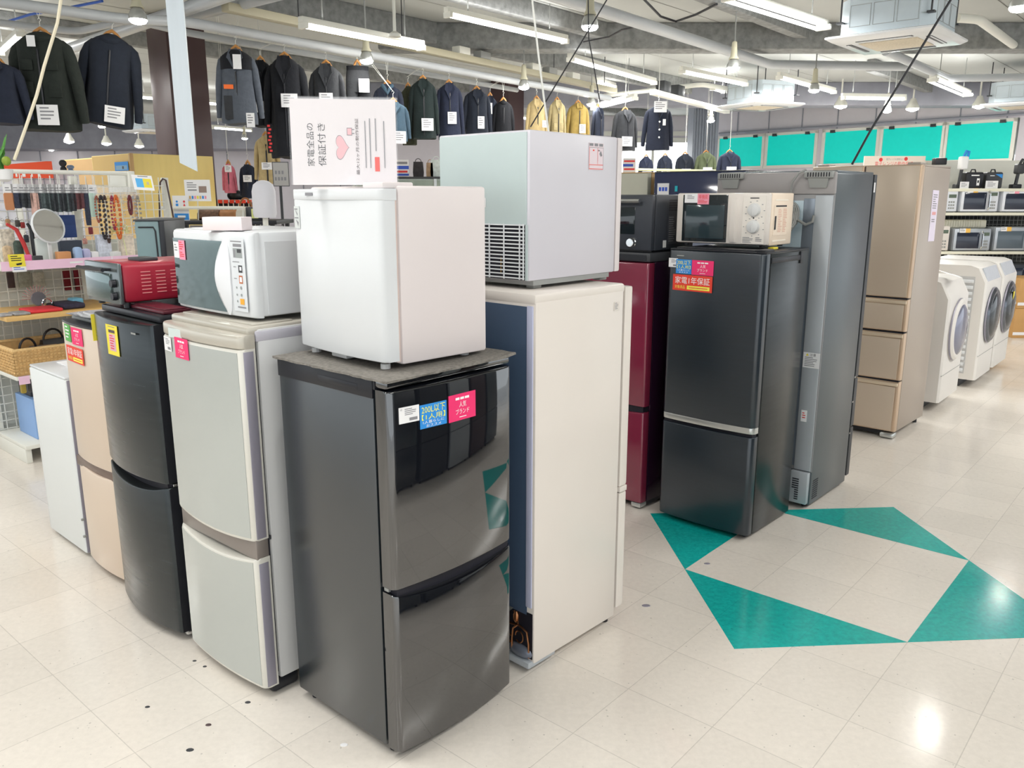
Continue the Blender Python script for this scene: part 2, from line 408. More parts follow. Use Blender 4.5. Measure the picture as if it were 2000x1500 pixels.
# right hand wall that carries the five boarded windows
WA = math.atan2(21-16, 5.3-9.75)      # runs away to the left
WP = at_plane(1975, 384, 9.75, 16, WA)
wd = Vector((math.cos(WA), math.sin(WA), 0)); wn_ = Vector((math.sin(WA), -math.cos(WA), 0))
if wn_.dot(Vector((-.5, -1, 0))) < 0: wn_ = -wn_
W0 = Vector((9.75, 16, 0))
def wall_coord(u, v):
    p = at_plane(u, v, 9.75, 16, WA); return (p-W0).dot(wd), p.z
wins = [((1848, 1972), (249, 311), (241, 314)), ((1722, 1836), (256, 305), (249, 306)), ((1610, 1710), (265, 316), (257, 314)), ((1499, 1590), (270, 323), (264, 323)), ((1405, 1488), (275, 326), (270, 327))]
zb_w = 2.30; zt_w = 2.98
mb = MB(); wl = []
for (ua, ub), _, _ in wins:
    sa_, _ = wall_coord(ub, 300); sb_, _ = wall_coord(ua, 300); wl.append((sa_, sb_))
s_first, s_last = -6.0, wl[-1][1]+.25
mb.box((s_first, 0, 0), (s_last, .2, zb_w-.06)); mb.box((s_first, 0, zt_w+.06), (s_last, .2, 3.6)); mb.box((s_first, 0, zb_w-.06), (wl[0][0]-.1, .2, zt_w+.06))
for (a1, b1), (a2, b2) in zip(wl, wl[1:]): mb.box((b1+.03, 0, zb_w-.06), (a2-.03, .2, zt_w+.06))
def wallobj(mbx, name, mats, parent=None):
    o = mbx.build(name, mats, smooth=0)
    o.matrix_world = Matrix(((wd.x, -wn_.x, 0, W0.x), (wd.y, -wn_.y, 0, W0.y), (0, 0, 1, 0), (0, 0, 0, 1)))
    return struct(o)
wallobj(mb, 'wall_right', M_wallp)
for i_, (s0_, s1_) in enumerate(wl):
    f = MB(); fr = .05
    f.box((s0_-.07, -.03, zb_w-.05), (s0_, .05, zt_w+.05)); f.box((s1_, -.03, zb_w-.05), (s1_+.07, .05, zt_w+.05))
    f.box((s0_-.07, -.03, zt_w), (s1_+.07, .05, zt_w+.06)); f.box((s0_-.07, -.05, zb_w-.07), (s1_+.07, .05, zb_w))
    wobj = wallobj(f, 'window_%d' % (i_+1), M_metalw)
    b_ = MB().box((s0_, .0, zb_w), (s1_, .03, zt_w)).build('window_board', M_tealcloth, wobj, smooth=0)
    for q in (.15, .85):
        MB().box((s0_+(s1_-s0_)*q-.05, -.06, zt_w-.02), (s0_+(s1_-s0_)*q+.05, -.01, zt_w+.04)).build('latch', M_dgrey, wobj, smooth=0)
# wall panel seams above the windows
mb = MB()
for k in range(14): mb.box((k*.85-.4, -.012, 3.05), (k*.85-.375, 0, 3.58))
mb.tube([(-.6, -.05, 3.1), (wl[-1][1], -.05, 3.1)], .03, 6)
wallobj(mb, 'trim_4', M_soffit)
# rear wall with the bright window
yb = 22.0
xa, xb = at_y(1150, 300, yb).x, at_y(1350, 300, yb).x
za, zb2 = at_y(1270, 335, yb).z, at_y(1270, 277, yb).z
mb = MB(); mb.box((-3.9, yb, 0), (xa, yb+.2, 3.6)); mb.box((xa, yb, 0), (xb, yb+.2, za-.3)); mb.box((xa, yb, zb2), (xb, yb+.2, 3.6)); mb.box((xb, yb, 0), (xb+1.2, yb+.2, 3.6))
struct(mb.build('wall_back', M_wallp, smooth=0))
f = MB(); xm = at_y(1272, 300, yb).x
for x in (xa, xm, xb-.06): f.box((x, yb-.03, za-.3), (x+.07, yb+.05, zb2))
f.box((xa, yb-.03, zb2-.02), (xb, yb+.05, zb2+.1)); f.box((xa, yb-.03, za-.36), (xb, yb+.05, za-.3)); f.box((xa, yb-.05, zb2+.15), (xb, yb, zb2+.26))
w6 = struct(f.build('window_6', M_metalw, smooth=0))
M_day = mat('bright_daylight_pane', (.95, .98, 1), .3, emit=2.6, ecol=(.95, .98, 1))
MB().box((xa, yb+.06, za-.3), (xb, yb+.08, zb2)).build('pane', M_day, w6, smooth=0)
# grey shuttered column between the windows
x0c, x1c = at_y(1350, 300, 19.5).x, at_y(1397, 300, 19.5).x
mb = MB()
mb.box((x0c, 19.4, 0), (x1c+.02, 20, 3.6))
for k in range(9): mb.box((x0c+(x1c-x0c)*k/9+.01, 19.37, 0), (x0c+(x1c-x0c)*(k+.55)/9, 19.4, 3.6))
struct(mb.build('trim_5', mat('grey_blue_column', sr(150, 158, 172), .5, noise=.08), smooth=0))
# beams: two lie across the view, joists run along the tile grid
struct(MB().box((-1.6, 10.4, 3.3), (14, 10.75, 3.6), .02).build('trim_6', M_conc))
struct(MB().box((-3, 15.6, 3.2), (14, 16.1, 3.6), .02).build('trim_7', M_soffit))
def joist(name, u, v, z, s0, s1, wdt=.14, dep=.16, m=None):
    p = at_z(u, v, z); o = MB().box((s0, -wdt/2, 0), (s1, wdt/2, 3.6-z), .015).build(name, m or M_conc, loc=(p.x, p.y, z), rotz=GRID+.03)
    return struct(o)
joist('trim_8', 880, 0, 3.42, -3.5, 3.1); joist('trim_9', 1400, 12, 3.42, -3.5, 2.6); joist('trim_10', 467, 13, 3.36, -2.5, 9.0)
joist('trim_11', 1700, 140, 3.42, 0, 4.2); joist('trim_12', 40, 60, 3.42, -2, 14)
# thin seams between ceiling boards
mb = MB()
for k in range(-14, 22):
    c_ = (1+k*.91*n48[0], 6+k*.91*n48[1])
    p0 = (c_[0]-14*c48[0], c_[1]-14*c48[1]); p1 = (c_[0]+16*c48[0], c_[1]+16*c48[1])
    mb.add([(p0[0], p0[1], 3.598), (p1[0], p1[1], 3.598), (p1[0]+n48[0]*.012, p1[1]+n48[1]*.012, 3.598), (p0[0]+n48[0]*.012, p0[1]+n48[1]*.012, 3.598)], [(0, 1, 2, 3)])
struct(mb.build('trim_13', mat('ceiling_seam', sr(120, 120, 116), .8), smooth=0))
# brown laminate columns
def column(name, u, side, ybase, m, ulight=None):
    p = at_y(u, 384, ybase); o = MB().box((0, 0, 0), (side, side, 3.6), .004).build(name, m, loc=(p.x, p.y, 0), rotz=GRID-.0)
    return struct(o)
column('trim_14', 352, .46, 9.7, M_brown); column('trim_15', 993, .42, 15.2, M_brown)

# ------------------------------------------------------------------ fluorescent fittings
def fluo(u0, v0, u1, v1, z, label, twin=False, power=26, off=None):
    if off: a, b = Vector(off[0]), Vector(off[1])
    else: a, b = at_z(u0, v0, z), at_z(u1, v1, z)
    d = b-a; Ln = d.length; ang = math.atan2(d.y, d.x); c_ = (a+b)/2
    t = empty('fluorescent_light', label, 'ceiling light', (c_.x, c_.y, a.z), ang, 'added fluorescent tubes beyond the view' if off else 'fluorescent tubes under the ceiling')
    hw = .075 if twin else .05
    MB().box((-Ln/2-.03, -hw*.6, .025), (Ln/2+.03, hw*.6, .075), .008).build('housing', M_metalw, t)
    for y in ((-.06, .06) if twin else (0,)):
        MB().tube([(-Ln/2, y, 0), (Ln/2, y, 0)], .017, 10).build('tube', M_tube, t)
    for s in (-1, 1): MB().box((s*Ln/2-.015, -hw, -.02), (s*Ln/2+.02, hw, .03), .004).build('end_socket', M_metalw, t)
    for s in (-.35, .35): MB().tube([(Ln*s, 0, .07), (Ln*s, 0, 3.6-a.z)], .006, 6).build('hanging_rod', M_greypl, t)
    light_area((c_.x, c_.y, a.z-.03), Ln, .12, power*(1.7 if twin else 1), ang)
    up = light_area((c_.x, c_.y, a.z+.10), Ln, .12, power*.09, ang); up.rotation_euler = (PI, 0, ang)
    return t
fluo(592, 51, 822, 95, 2.98, 'bare fluorescent tube above the hanging black coats', power=9)
fluo(875, 30, 1103, 82, 3.25, 'bare fluorescent tube above the grey-backed mini fridge')
fluo(1114, 117, 1277, 163, 3.15, 'fluorescent tube hung from a bracket, in front of the grey beam')
fluo(1332, 141, 1455, 166, 3.2, 'short-looking fluorescent tube right behind the bulb at the pipe bend')
fluo(1425, -3, 1608, 55, 3.2, 'twin fluorescent light beside the large air conditioner', twin=True, power=20)
fluo(1522, 152, 1628, 181, 3.2, 'fluorescent tube partly behind a bulb right of the second air conditioner')
fluo(1822, 157, 1890, 186, 3.1, 'twin fluorescent light far right, beyond the large air conditioner', twin=True)
fluo(1647, 192, 1765, 194, 3.05, 'level fluorescent tube in front of the grey soffit over the boarded windows')
fluo(1161, 160, 1199, 171, 3.3, 'tiny far fluorescent tube over the mustard coat')
fluo(1392, 174, 1414, 180, 3.3, 'tiniest fluorescent tube just left of the second air conditioner')
fluo(1158, 213, 1240, 193, 3.0, 'slanting fluorescent tube behind the navy jacket rail')
fluo(0, 105, 42, 68, 3.2, 'fluorescent tube cut by the left edge, left of the big dark parka')
fluo(10, 228, 60, 205, 3.2, 'fluorescent tube low behind the big dark parka')
fluo(415, 250, 490, 256, 3.2, 'fluorescent tube below the grey work jacket')
fluo(140, 150, 165, 135, 3.25, 'fluorescent tube glimpsed between the two nearest jackets')
for k, (x, y) in enumerate([(2.2, 1.2), (5.0, 4.6), (-1.6, 1.6), (-4.2, 3.4), (.4, -1.5), (5.2, 2.6), (-3.6, -.8), (4.2, -1.2), (7.0, 5.6), (-7.0, 6.5), (-9, 11), (-6, 16), (-11, 18), (0, 19)]):  # unseen tubes added as extra light, several to brighten the right side
    fluo(0, 0, 0, 0, 0, 'added fluorescent tube of the shop ceiling beyond the view', off=((x-.8, y-.9, 3.3), (x+.8, y+.9, 3.3)), power=30)

# reflector bulbs hanging on cords
def lamp_mesh():
    t = empty('pendant_bulb', '', 'lamp', (0, 0, 0), 0, 'reflector bulbs on cords')
    MB().tube([(0, 0, .25), (0, 0, .9)], .008, 6).build('cord', M_greypl, t)
    MB().lathe([(.012, .27), (.026, .26), (.03, .2), (.034, .13), (.05, .1), (.05, .095)], n=16).build('socket', M_socket, t)
    MB().lathe([(.03, .10), (.045, .085), (.062, .05), (.066, .02), (.066, .012)], n=20).build('reflector', M_silver, t)
    MB().lathe([(.064, .018), (.064, .005), (.05, -.012), (.025, -.02), (.004, -.022)], n=20).build('bulb', M_bulb, t)
    return t
L0 = lamp_mesh(); first = True
for (u, v, z, lab) in [(270, 42, 2.87, 'reflector bulb beside the dark brown column, above the two nearest jackets'), (1152, 55, 2.87, 'reflector bulb under the thick grey pipe, top centre'),
    (1432, 135, 2.87, 'reflector bulb below the bend of the thick pipe'), (1590, 178, 2.87, 'reflector bulb covering a fluorescent tube, right of the second air conditioner'),
    (716, 121, 2.87, 'reflector bulb in front of the hanging trousers'), (1023, 172, 2.87, 'reflector bulb between the black hoodie and the beige coat'),
    (1388, 237, 2.87, 'reflector bulb in front of the grey shuttered column'), (478, 271, 2.87, 'reflector bulb below the grey work jacket'),
    (199, 248, 2.87, 'reflector bulb under the second nearest jacket'), (1732, 218, 2.87, 'reflector bulb in front of the middle boarded windows'),
    (1990, 18, 2.87, 'reflector bulb cut off by the top right corner'), (100, 294, 2.87, 'reflector bulb low over the red poster'),
    (1155, 205, 2.87, 'reflector bulb in front of the slanting tube')]:
    p = at_z(u, v, z)
    if first: o = L0; o.location = p; o['label'] = lab; first = False
    else: o = copy_thing(L0, p, 0, lab)
copy_thing(L0, (5.5, 8.45, 2.87), 0, 'reflector bulb just outside the right edge, mirrored in the floor')
# small far spot lamps
t0_ = None
for (u, v) in [(135, 276), (208, 280), (272, 285)]:
    p = at_z(u, v, 2.8)
    if t0_ is None:
        t0_ = empty('spotlight', 'leftmost of the three small far spotlights before the grey bulkhead', 'spotlight', p, 0, 'far spotlights on the left')
        MB().tube([(0, 0, .16), (0, 0, .8)], .015, 6).build('stem', M_metalw, t0_)
        MB().lathe([(.04, .17), (.07, .1), (.11, .03), (.11, 0)], n=14).build('shade', M_metalw, t0_)
        MB().lathe([(.1, .01), (.1, -.02), (.02, -.05)], n=14).build('bulb', M_bulb, t0_)
    else: copy_thing(t0_, p, 0, 'middle one of the three small far spotlights at the left' if u == 208 else 'small far spotlight at the left, the nearest to the dark brown column')
for (u, v, lab) in [(1642, 207, 'spotlight at the left end of the soffit above the boarded windows'), (1782, 212, 'spotlight on the soffit, above the fourth boarded window'), (1912, 207, 'brightest bluish spotlight at the right of the soffit')]:
    copy_thing(t0_, at_y(u, v, 15.2), 0, lab, 'spotlights on the soffit')

# ------------------------------------------------------------------ air conditioners
def aircon(loc, rot, label):
    t = empty('air_conditioner', label, 'air conditioner', loc, rot, 'ceiling cassette air conditioners')
    mb = MB(); h = .475
    mb.loft([[Vector((sx*a, sy*a, z)) for sx, sy in ((-1, -1), (1, -1), (1, 1), (-1, 1))] for a, z in ((h-.05, -.03), (h, .0), (h, .015), (h-.06, .03))])
    mb.build('panel', M_white, t)
    MB().box((-.25, -.25, -.036), (.25, .25, -.028), .004).build('intake_grille', mat('beige_grille', sr(206, 196, 176), .7, noise=.15, nscale=60), t)
    for k in range(4):
        M = Matrix.Rotation(k*PI/2, 4, 'Z'); s = MB()
        s.box((-.24, .315, -.034), (.24, .365, -.027), .002, M=M); s.build('air_slot', M_dgrey, t)
        f = MB().box((-.23, .345, -.037), (.23, .36, -.031), .002, M=M); f.build('flap', M_white, t)
    c = .40; ch = .10; b = MB()
    ring = [(-c+ch, -c), (c-ch, -c), (c, -c+ch), (c, c-ch), (c-ch, c), (-c+ch, c), (-c, c-ch), (-c, -c+ch)]
    b.loft([[Vector((x, y, z)) for x, y in ring] for z in (.03, .33)]); b.build('casing', mat('pale_grey_casing', sr(200, 212, 220), .45, metal=.2, noise=.04), t)
    p = MB()
    for k in range(4):
        M = Matrix.Rotation(k*PI/2, 4, 'Z')
        for x in (-.2, 0, .2): 
            for q in (-.085, .085): p.box((x-.09+(.0 if q < 0 else .175), -c-.003, .09), (x-.088+(.0 if q < 0 else .175), -c, .27), M=M)
            p.box((x-.09, -c-.003, .268), (x+.09, -c, .271), M=M); p.box((x-.09, -c-.003, .09), (x+.09, -c, .093), M=M)
    p.build('pressed_seam', M_greypl, t)
    for sx in (-1, 1):
        for sy in (-1, 1):
            r = MB(); r.tube([(sx*(c-.02), sy*(c-.02), .14), (sx*(c-.02), sy*(c-.02), 3.6-loc[2])], .008, 6); r.box((sx*(c-.02)-.03, sy*(c-.02)-.03, .13), (sx*(c-.02)+.03, sy*(c-.02)+.03, .145))
            r.build('hanger_rod', M_dgrey, t)
    return t
def accenter(us, vs_, z): p = [at_z(a, b, z) for a, b in zip(us, vs_)]; return sum(p, Vector())/len(p)
p = accenter((1617, 1690, 1883, 1827), (78, 106, 80, 48), 2.97)
aircon(p, GRID, 'large ceiling cassette air conditioner at top right')
p = at_z(1484, 207, 2.97); aircon(p, GRID-.45, 'mid-distance air conditioner above the right boarded windows')
p = at_z(1995, 206, 2.97); aircon(p, GRID, 'air conditioner cut off by the right edge')
p = at_z(300, 257, 2.97); aircon(p, GRID, 'distant air conditioner half behind the brown column')

# ------------------------------------------------------------------ pipes, ducts, cords
def pipe(label, pts, r, m=None, cat='pipe', name='overhead_pipe', hang=True, n=12):
    c0 = pts[0]; mb = MB().tube(pts, r, n)
    o = mb.build(name, m or M_pipe); tag(o, label, cat); return o
pz = 3.0
PA0, PA1 = at_z(-60, -5, pz), at_z(1190, 190, pz)
def bend(pts, k=.12):
    out = [Vector(pts[0])]
    for a, b, c_ in zip(pts, pts[1:], pts[2:]):
        a, b, c_ = Vector(a), Vector(b), Vector(c_); p = b+(a-b).normalized()*k; q = b+(c_-b).normalized()*k
        for t in (0, .25, .5, .75, 1): out.append(p*(1-t)**2+b*2*t*(1-t)+q*t*t)
    out.append(Vector(pts[-1])); return out
pipe('grey clothes pipe nearer the viewer, holding the row of coats', bend([at_z(-60, -5, pz), at_z(238, 37, pz), at_z(360, 42, pz), at_z(1190, 192, pz)]), .042)
pipe('thinner second pipe just below the long clothes pipe', bend([at_z(-40, 40, pz-.02), at_z(150, 62, pz-.02), at_z(255, 38, pz), at_z(360, 63, pz-.02), at_z(1010, 176, pz-.02)]), .03)
pipe('thick diagonal pipe crossing behind the two nearest jackets', [at_z(128, 98, 3.15), at_z(530, -40, 3.15)], .055)
pipe('diagonal angle pipe running to the top edge beside the diagonal pipe', [at_z(330, 45, 3.2), at_z(560, -14, 3.2)], .045)
pipe('thick grey pipe that bends level over the mid-distance air conditioner', bend([at_z(1040, -22, 3.2), at_z(1505, 126, 3.2), at_z(1780, 130, 3.2)]), .055)
pipe('grey pipe coming out beneath the large air conditioner', bend([at_z(1730, 100, 3.2), at_z(1850, 153, 3.2), at_z(2030, 150, 3.2)]), .05)
pipe('white jointed pipe at top right beside the corner bulb', bend([at_z(1870, 35, 3.35), at_z(1912, 38, 3.35), at_z(1985, 92, 3.35), at_z(2050, 92, 3.35)], .08), .045, M_metalw)
pipe('pale straight rail in front of the navy blazer rail', bend([at_z(1180, 187, 3.25), at_z(1370, 165, 3.25), at_z(1440, 176, 3.25)]), .035, M_metalw)
t = empty('lighting_duct', 'beige cable duct running above the coats, topped with small transformers', 'cable duct', (0, 0, 0))
a, b = at_z(440, 22, 3.12), at_z(1200, 182, 3.12); d = b-a; an = math.atan2(d.y, d.x)
MB().box((0, -.05, 0), (d.length, .05, .07), .004).build('duct', M_duct, t, loc=a, rotz=an)
for k, s in enumerate((3.1, 3.5, 4.6, 5.0, 5.6)): MB().box((s, -.06, .07), (s+.2, .06, .15), .01).build('transformer', M_greypl if k % 2 else M_metalw, t, loc=a, rotz=an)
r = MB()
for s in (.8, 2.2, 3.6, 5.2, 6.6): r.tube([a+d.normalized()*s, a+d.normalized()*s+Vector((0, 0, 3.6-a.z))], .006, 6)
r.build('hanging_rod', M_dgrey, t)
a, b = at_z(1275, 185, 3.0), at_z(1420, 222, 3.0); d = b-a; an = math.atan2(d.y, d.x)
t = empty('lighting_duct', 'white duct rail with two small boxes above the navy blazer', 'cable duct', a, an)
MB().box((0, -.05, 0), (d.length, .05, .07), .004).build('duct', M_metalw, t)
for s in (.25, .8): MB().box((s, -.07, .07), (s+.25, .07, .22), .01).build('transformer', M_dgrey, t)
M_bluecable = mat('blue_cable', sr(60, 100, 190), .5)
pipe('thin blue cable sagging over the big dark parka', [at_z(5, 45, 3.3), at_z(60, 28, 3.3), at_z(110, 20, 3.3), at_z(200, 2, 3.3)], .012, M_bluecable, 'cable', 'blue_cable', n=6)
def cord(label, pts, r, m, name='cord'):
    return pipe(label, pts, r, m, 'cord', name, n=7)
ya = 3.6
cord('cream rope slanting down in front of the big dark parka', [at_y(134, -250, ya), at_y(122, -20, ya), at_y(112, 45, ya), at_y(86, 130, ya), at_y(72, 185, ya), at_y(50, 250, ya), at_y(28, 312, ya)], .0065, mat('cream_rope', sr(222, 214, 190), .8))
cord('black cable running down to the top of the grey-backed refrigerator', [at_y(2000, -220, 4.4), at_y(1864, -12, 4.4), at_y(1700, 255, 4.4), at_y(1664, 321, 4.4)], .006, M_cable)
cord('white cord hanging to the grey-backed mini fridge', [at_y(1034, -420, 3.4), at_y(1040, 5, 3.4), at_y(1052, 110, 3.4), at_y(1062, 190, 3.4), at_y(1072, 262, 3.4)], .004, M_wire)
cord('thin black wire crossing the beige coat', [at_y(1330, -330, 3.6), at_y(1185, 0, 3.6), at_y(1140, 75, 3.6), at_y(1095, 150, 3.6), at_y(1036, 248, 3.6)], .0028, M_cable)
cord('thin black wire drooping beside the bulb at top centre', [at_y(1144, -260, 4.2), at_y(1150, 75, 4.2), at_y(1160, 130, 4.2), at_y(1172, 200, 4.2)], .003, M_cable)
cord('sagging dark cable under the ceiling between bulb and twin light', [at_z(1255, -4, 3.4), at_z(1290, 32, 3.4), at_z(1320, 42, 3.4), at_z(1360, 28, 3.4), at_z(1400, 8, 3.4)], .012, M_cable)
cord('dark cable looping from the middle joist to the beam', [at_z(1140, 82, 3.35), at_z(1190, 72, 3.35), at_z(1215, 58, 3.35), at_z(1250, 50, 3.35)], .010, M_cable)
t = empty('drop_pole', 'thin white pole hanging from the ceiling with a round foot, left of centre', 'pole', at_z(771, 72, 2.85))
MB().tube([(0, 0, 0), (0, 0, .75)], .013, 8).build('pole', M_metalw, t); MB().lathe([(.05, 0), (.05, .02), (.02, .04)], n=14).build('end_plate', M_metalw, t)
# narrow hanging board
a = at_y(368, 318, 4.6); o = MB()
o.loft([[Vector((-.045, -.006, 0)), Vector((.045, -.006, -.045)), Vector((.045, .006, -.045)), Vector((-.045, .006, 0))], [Vector((-.045, -.006, 1.9)), Vector((.045, -.006, 1.9)), Vector((.045, .006, 1.9)), Vector((-.045, .006, 1.9))]])
o = o.build('hanging_strip', mat('pale_blue_vinyl_strip', sr(214, 224, 232), .35, noise=.05, nscale=4, stretch=(6, 1, .4)), loc=a, smooth=0)
tag(o, 'long narrow pale strip hanging in front of the dark brown column', 'strip')

# ================================================================== APPLIANCES OF THE NEAR ROW
def mk_fridge(name_label, fr, w, d, z0, z1, t=.05, body=None, gasket=True, cap=None, cat='refrigerator', name='refrigerator', footh=None):
    (loc, rz) = fr; root = empty(name, name_label, cat, loc, rz)
    b = MB().box((0, t+.008, z0), (w, d, z1), .006); b.build('body', body, root)
    if gasket: MB().box((.012, t-.004, z0+.02), (w-.012, t+.01, z1-.02)).build('door_gasket', M_void, root, smooth=0)
    feet(root, w, d, z0)
    return root
# ---- glossy black two-door refrigerator (nearest)
NA, TA = (-.32, 2.045), .842; wA, dA = .476, .50
R = mk_fridge('glossy black two-door refrigerator in the front, under the white mini fridge', frame_front_right(NA, TA), wA, dA, .032, 1.118, .052, M_blackside)
door_mesh(wA, .05, .54, 1.098, .020, .014).build('door', M_glossblack, R)
door_mesh(wA, .05, .034, lambda u: .524-.024*(1-u*u), .020, .014, n=40).build('door', M_glossblack, R)
MB().box((.012, .004, .48), (wA-.012, .05, .545)).build('handle_recess', M_void, R, smooth=0)
c_ = MB(); c_.box((0, .006, 1.103), (wA, .052, 1.124), .006); c_.build('top_hinge_cover', M_glossblack, R)
c_ = MB(); c_.box((-.003, .06, 1.072), (.004, dA, 1.122), .002); c_.box((-.004, .12, 1.085), (.004, .3, 1.105), .002); c_.build('top_trim', M_black, R)
MB().box((0, .052, 1.095), (wA, dA, 1.121), .004).build('top_panel', M_black, R)
MB().box((.004, .03, .525), (.028, .05, .543), .003).build('hinge', M_greypl, R)
def on_door(root, fn, x, z, w, h, dw, bulge, off=-.0005):
    xm = x+w/2; slope = bulge*4*(2*xm/dw-1)/dw      # dy/dx of the bulged front
    U = Vector((1, slope, 0)).normalized(); y = yfront(x, dw, bulge)+off-.0006
    return fn(root, (x, y, z), w, h, U, FV)
on_door(R, lab_white, .030, 1.052, .064, .044, wA, .02)
on_door(R, lab_blue, .095, 1.048, .092, .066, wA, .02, -.0015)
on_door(R, lab_pink, .195, 1.056, .106, .076, wA, .02, -.001)
# felt mat lying on it
mb = MB(); n = 14; ringt = []; rnd = random.Random(3)
def edgept(i, n_):
    q = i/n_*4; k = int(q) % 4; f_ = q-int(q); P4 = [(-.012, -.012), (wA+.012, -.008), (wA+.005, dA+.01), (-.012, dA+.012)]
    a, b = P4[k], P4[(k+1) % 4]; return a[0]*(1-f_)+b[0]*f_, a[1]*(1-f_)+b[1]*f_
N_ = 80; r0, r1 = [], []
for i in range(N_):
    x, y = edgept(i, N_); j_ = rnd.uniform(-.003, .003); z = 1.126+(.006 if 18 < i < 26 else 0); r0.append(Vector((x+j_, y-j_, z-.002))); r1.append(Vector((x+j_*1.3, y+j_, z+.004)))
o = mb.loft([r0, r1]).build('felt_mat', M_mat, smooth=0); o.location = (NA[0], NA[1], 0); o.rotation_euler = (0, 0, TA)
tag(o, 'frayed grey felt mat between the glossy black refrigerator and white mini fridge', 'mat')
# ---- white mini fridge on top
NB, TB = (-.339, 2.137), .782; wB, dB = .425, .372
(loc, rz) = frame_front_left(NB, TB, wB, 1.131)
R = empty('mini_fridge', 'white mini fridge on top of the glossy black refrigerator', 'mini fridge', loc, rz)
HB = .483
MB().box((0, .06, .012), (wB, dB+.0, HB+.003), .008).build('body', M_warmwhite, R)
MB().box((.01, .048, .02), (wB-.008, .062, HB-.01)).build('door_gasket', mat('beige_gasket', sr(214, 196, 188), .6), R, smooth=0)
door_mesh(wB, .05, .024, HB-.030, .014, .016, .006).build('door', M_white, R)
door_mesh(wB+.004, .054, HB-.034, HB-.004, .018, .016, .004, -.002).build('door_top_trim', M_white, R)
MB().box((.10, -.0175, HB-.022), (.138, -.0165, HB-.014)).build('badge', M_greyink, R, smooth=0)
h = MB(); h.box((wB-.1, .02, HB-.004), (wB-.01, .12, HB+.012), .004); h.build('hinge_cover', M_warmwhite, R)
h = MB()
for x in (.03, wB-.045):
    for y in (.035, dB-.05): h.lathe([(.014, 0), (.014, .014)], (x, y, 0), 10)
h.box((wB*.32, .02, .004), (wB*.5, .05, .024), .003); h.build('foot', M_plas, R)
on_door(R, lambda r_, O, w, h_, U, V: card(r_, 'instruction_sticker', O, U, V, w, h_, mat('grey_film_sticker', sr(205, 210, 208), .4), [('r', .1, .1, .6, .05, M_greyink), ('r', .1, .5, .7, .05, M_greyink), ('p', [(.2, .12), (.7, .35), (.6, .42)], M_greyink), ('p', [(.3, .6), (.8, .72), (.7, .9)], M_greyink)]), .012, HB-.052, .036, .062, wB, .014)
# ---- poster on the mini fridge
pz0 = 1.617; Pl = at_plane(573, 358, -.36, 2.25, .12); Pr = at_plane(774, 350, -.36, 2.25, .12)
yP = 2.26
a, b = at_y(573, 362, yP), at_y(776, 352, yP+.03)
a.z = pz0+.003; b.z = pz0+.003
U = (b-a).normalized(); wP = (b-a).length; hP = .222
t = empty('poster_stand', 'acrylic stand with a sideways warranty poster on top of the white mini fridge', 'sign', a, math.atan2(U.y, U.x))
TL = .10
V = Vector((0, -math.sin(TL)*-1, -math.cos(TL))); V = Vector((0, -.06, -1)).normalized()
O = Vector((0, 0, 0))-V*hP
M_poster = mat('pale_poster_paper', sr(226, 220, 222), .5)
M_pkheart = mat('pale_pink_ink', sr(232, 178, 184), .5)
heart = []
for i in range(40):
    q = 2*PI*i/40; hx = 16*math.sin(q)**3; hy = 13*math.cos(q)-5*math.cos(2*q)-2*math.cos(3*q)-math.cos(4*q)
    heart.append((.475+(-hy)*.0042, .56-hx*.0085))
heart_o = [(.475+(x-.475)*1.06, .56+(y-.56)*1.06) for x, y in heart]
items = [('tr', '家電全品の', .145, .28, .07, .50, M_ink), ('tr', '保証付き', .25, .28, .075, .50, M_ink), ('p', heart_o, M_greyink), ('p', heart, M_pkheart),
         ('r', .53, .33, .05, .09, M_greyink), ('r', .535, .338, .04, .074, M_pkheart), ('r', .58, .345, .022, .012, M_greyink), ('r', .58, .39, .022, .012, M_greyink),
         ('tr', '最大12ヶ月の動作保証', .61, .22, .032, .66, M_brown), ('r', .79, .67, .045, .17, M_orange)]
for k, (x, y0_, y1_) in enumerate([(.70, .25, .80), (.745, .22, .80), (.80, .22, .60), (.88, .25, .80)]): items.append(('r', x, y0_, .009, y1_-y0_, M_greyink))
card(t, 'poster', O, (1, 0, 0), V, wP, hP, M_poster, items, t=.0015, label='poster turned on its side with a pink heart')
sh = MB()
n_ = V.cross(Vector((1, 0, 0)))
def PP(x, y, k): return O+Vector((x, 0, 0))+V*y+n_*k
sh.add([PP(-.004, -.006, .004), PP(wP+.004, -.006, .004), PP(wP+.004, hP, .004), PP(-.004, hP, .004), PP(-.004, -.006, .006), PP(wP+.004, -.006, .006), PP(wP+.004, hP, .006), PP(-.004, hP, .006)], [(0, 1, 2, 3), (7, 6, 5, 4), (0, 4, 5, 1), (1, 5, 6, 2), (2, 6, 7, 3), (3, 7, 4, 0)])
sh.build('acrylic_cover', M_film, t, smooth=0)
rm = MB(); rm.box((-.004, .012, hP-.0), (wP+.006, .016, hP+.004)); rm.box((wP*.6, -.005, 0), (wP+.02, .07, .003)); rm.build('stand_frame', M_plate, t, smooth=0)

# ---- white tall refrigerator seen from behind and its passenger
ND, TD = (.074, 2.512), .816; dD, wD = .519, .545
R = mk_fridge('cream tall refrigerator turned with its open-backed rear toward the glossy black one', frame_back_left(ND, TD, dD), wD, dD, .03, 1.285, .05, M_cream, cap=None)
MB().box((-.001, .052, 1.262), (wD+.002, dD+.004, 1.296), .010).build('top_cap', M_cream, R)
door_mesh(wD, .05, .548, 1.282, .008, .012).build('door', M_cream, R)
door_mesh(wD, .05, .060, .520, .008, .012).build('door', M_cream, R)
MB().box((-.002, .004, .523), (.05, .048, .545), .003).build('hinge_cover', M_cream, R)
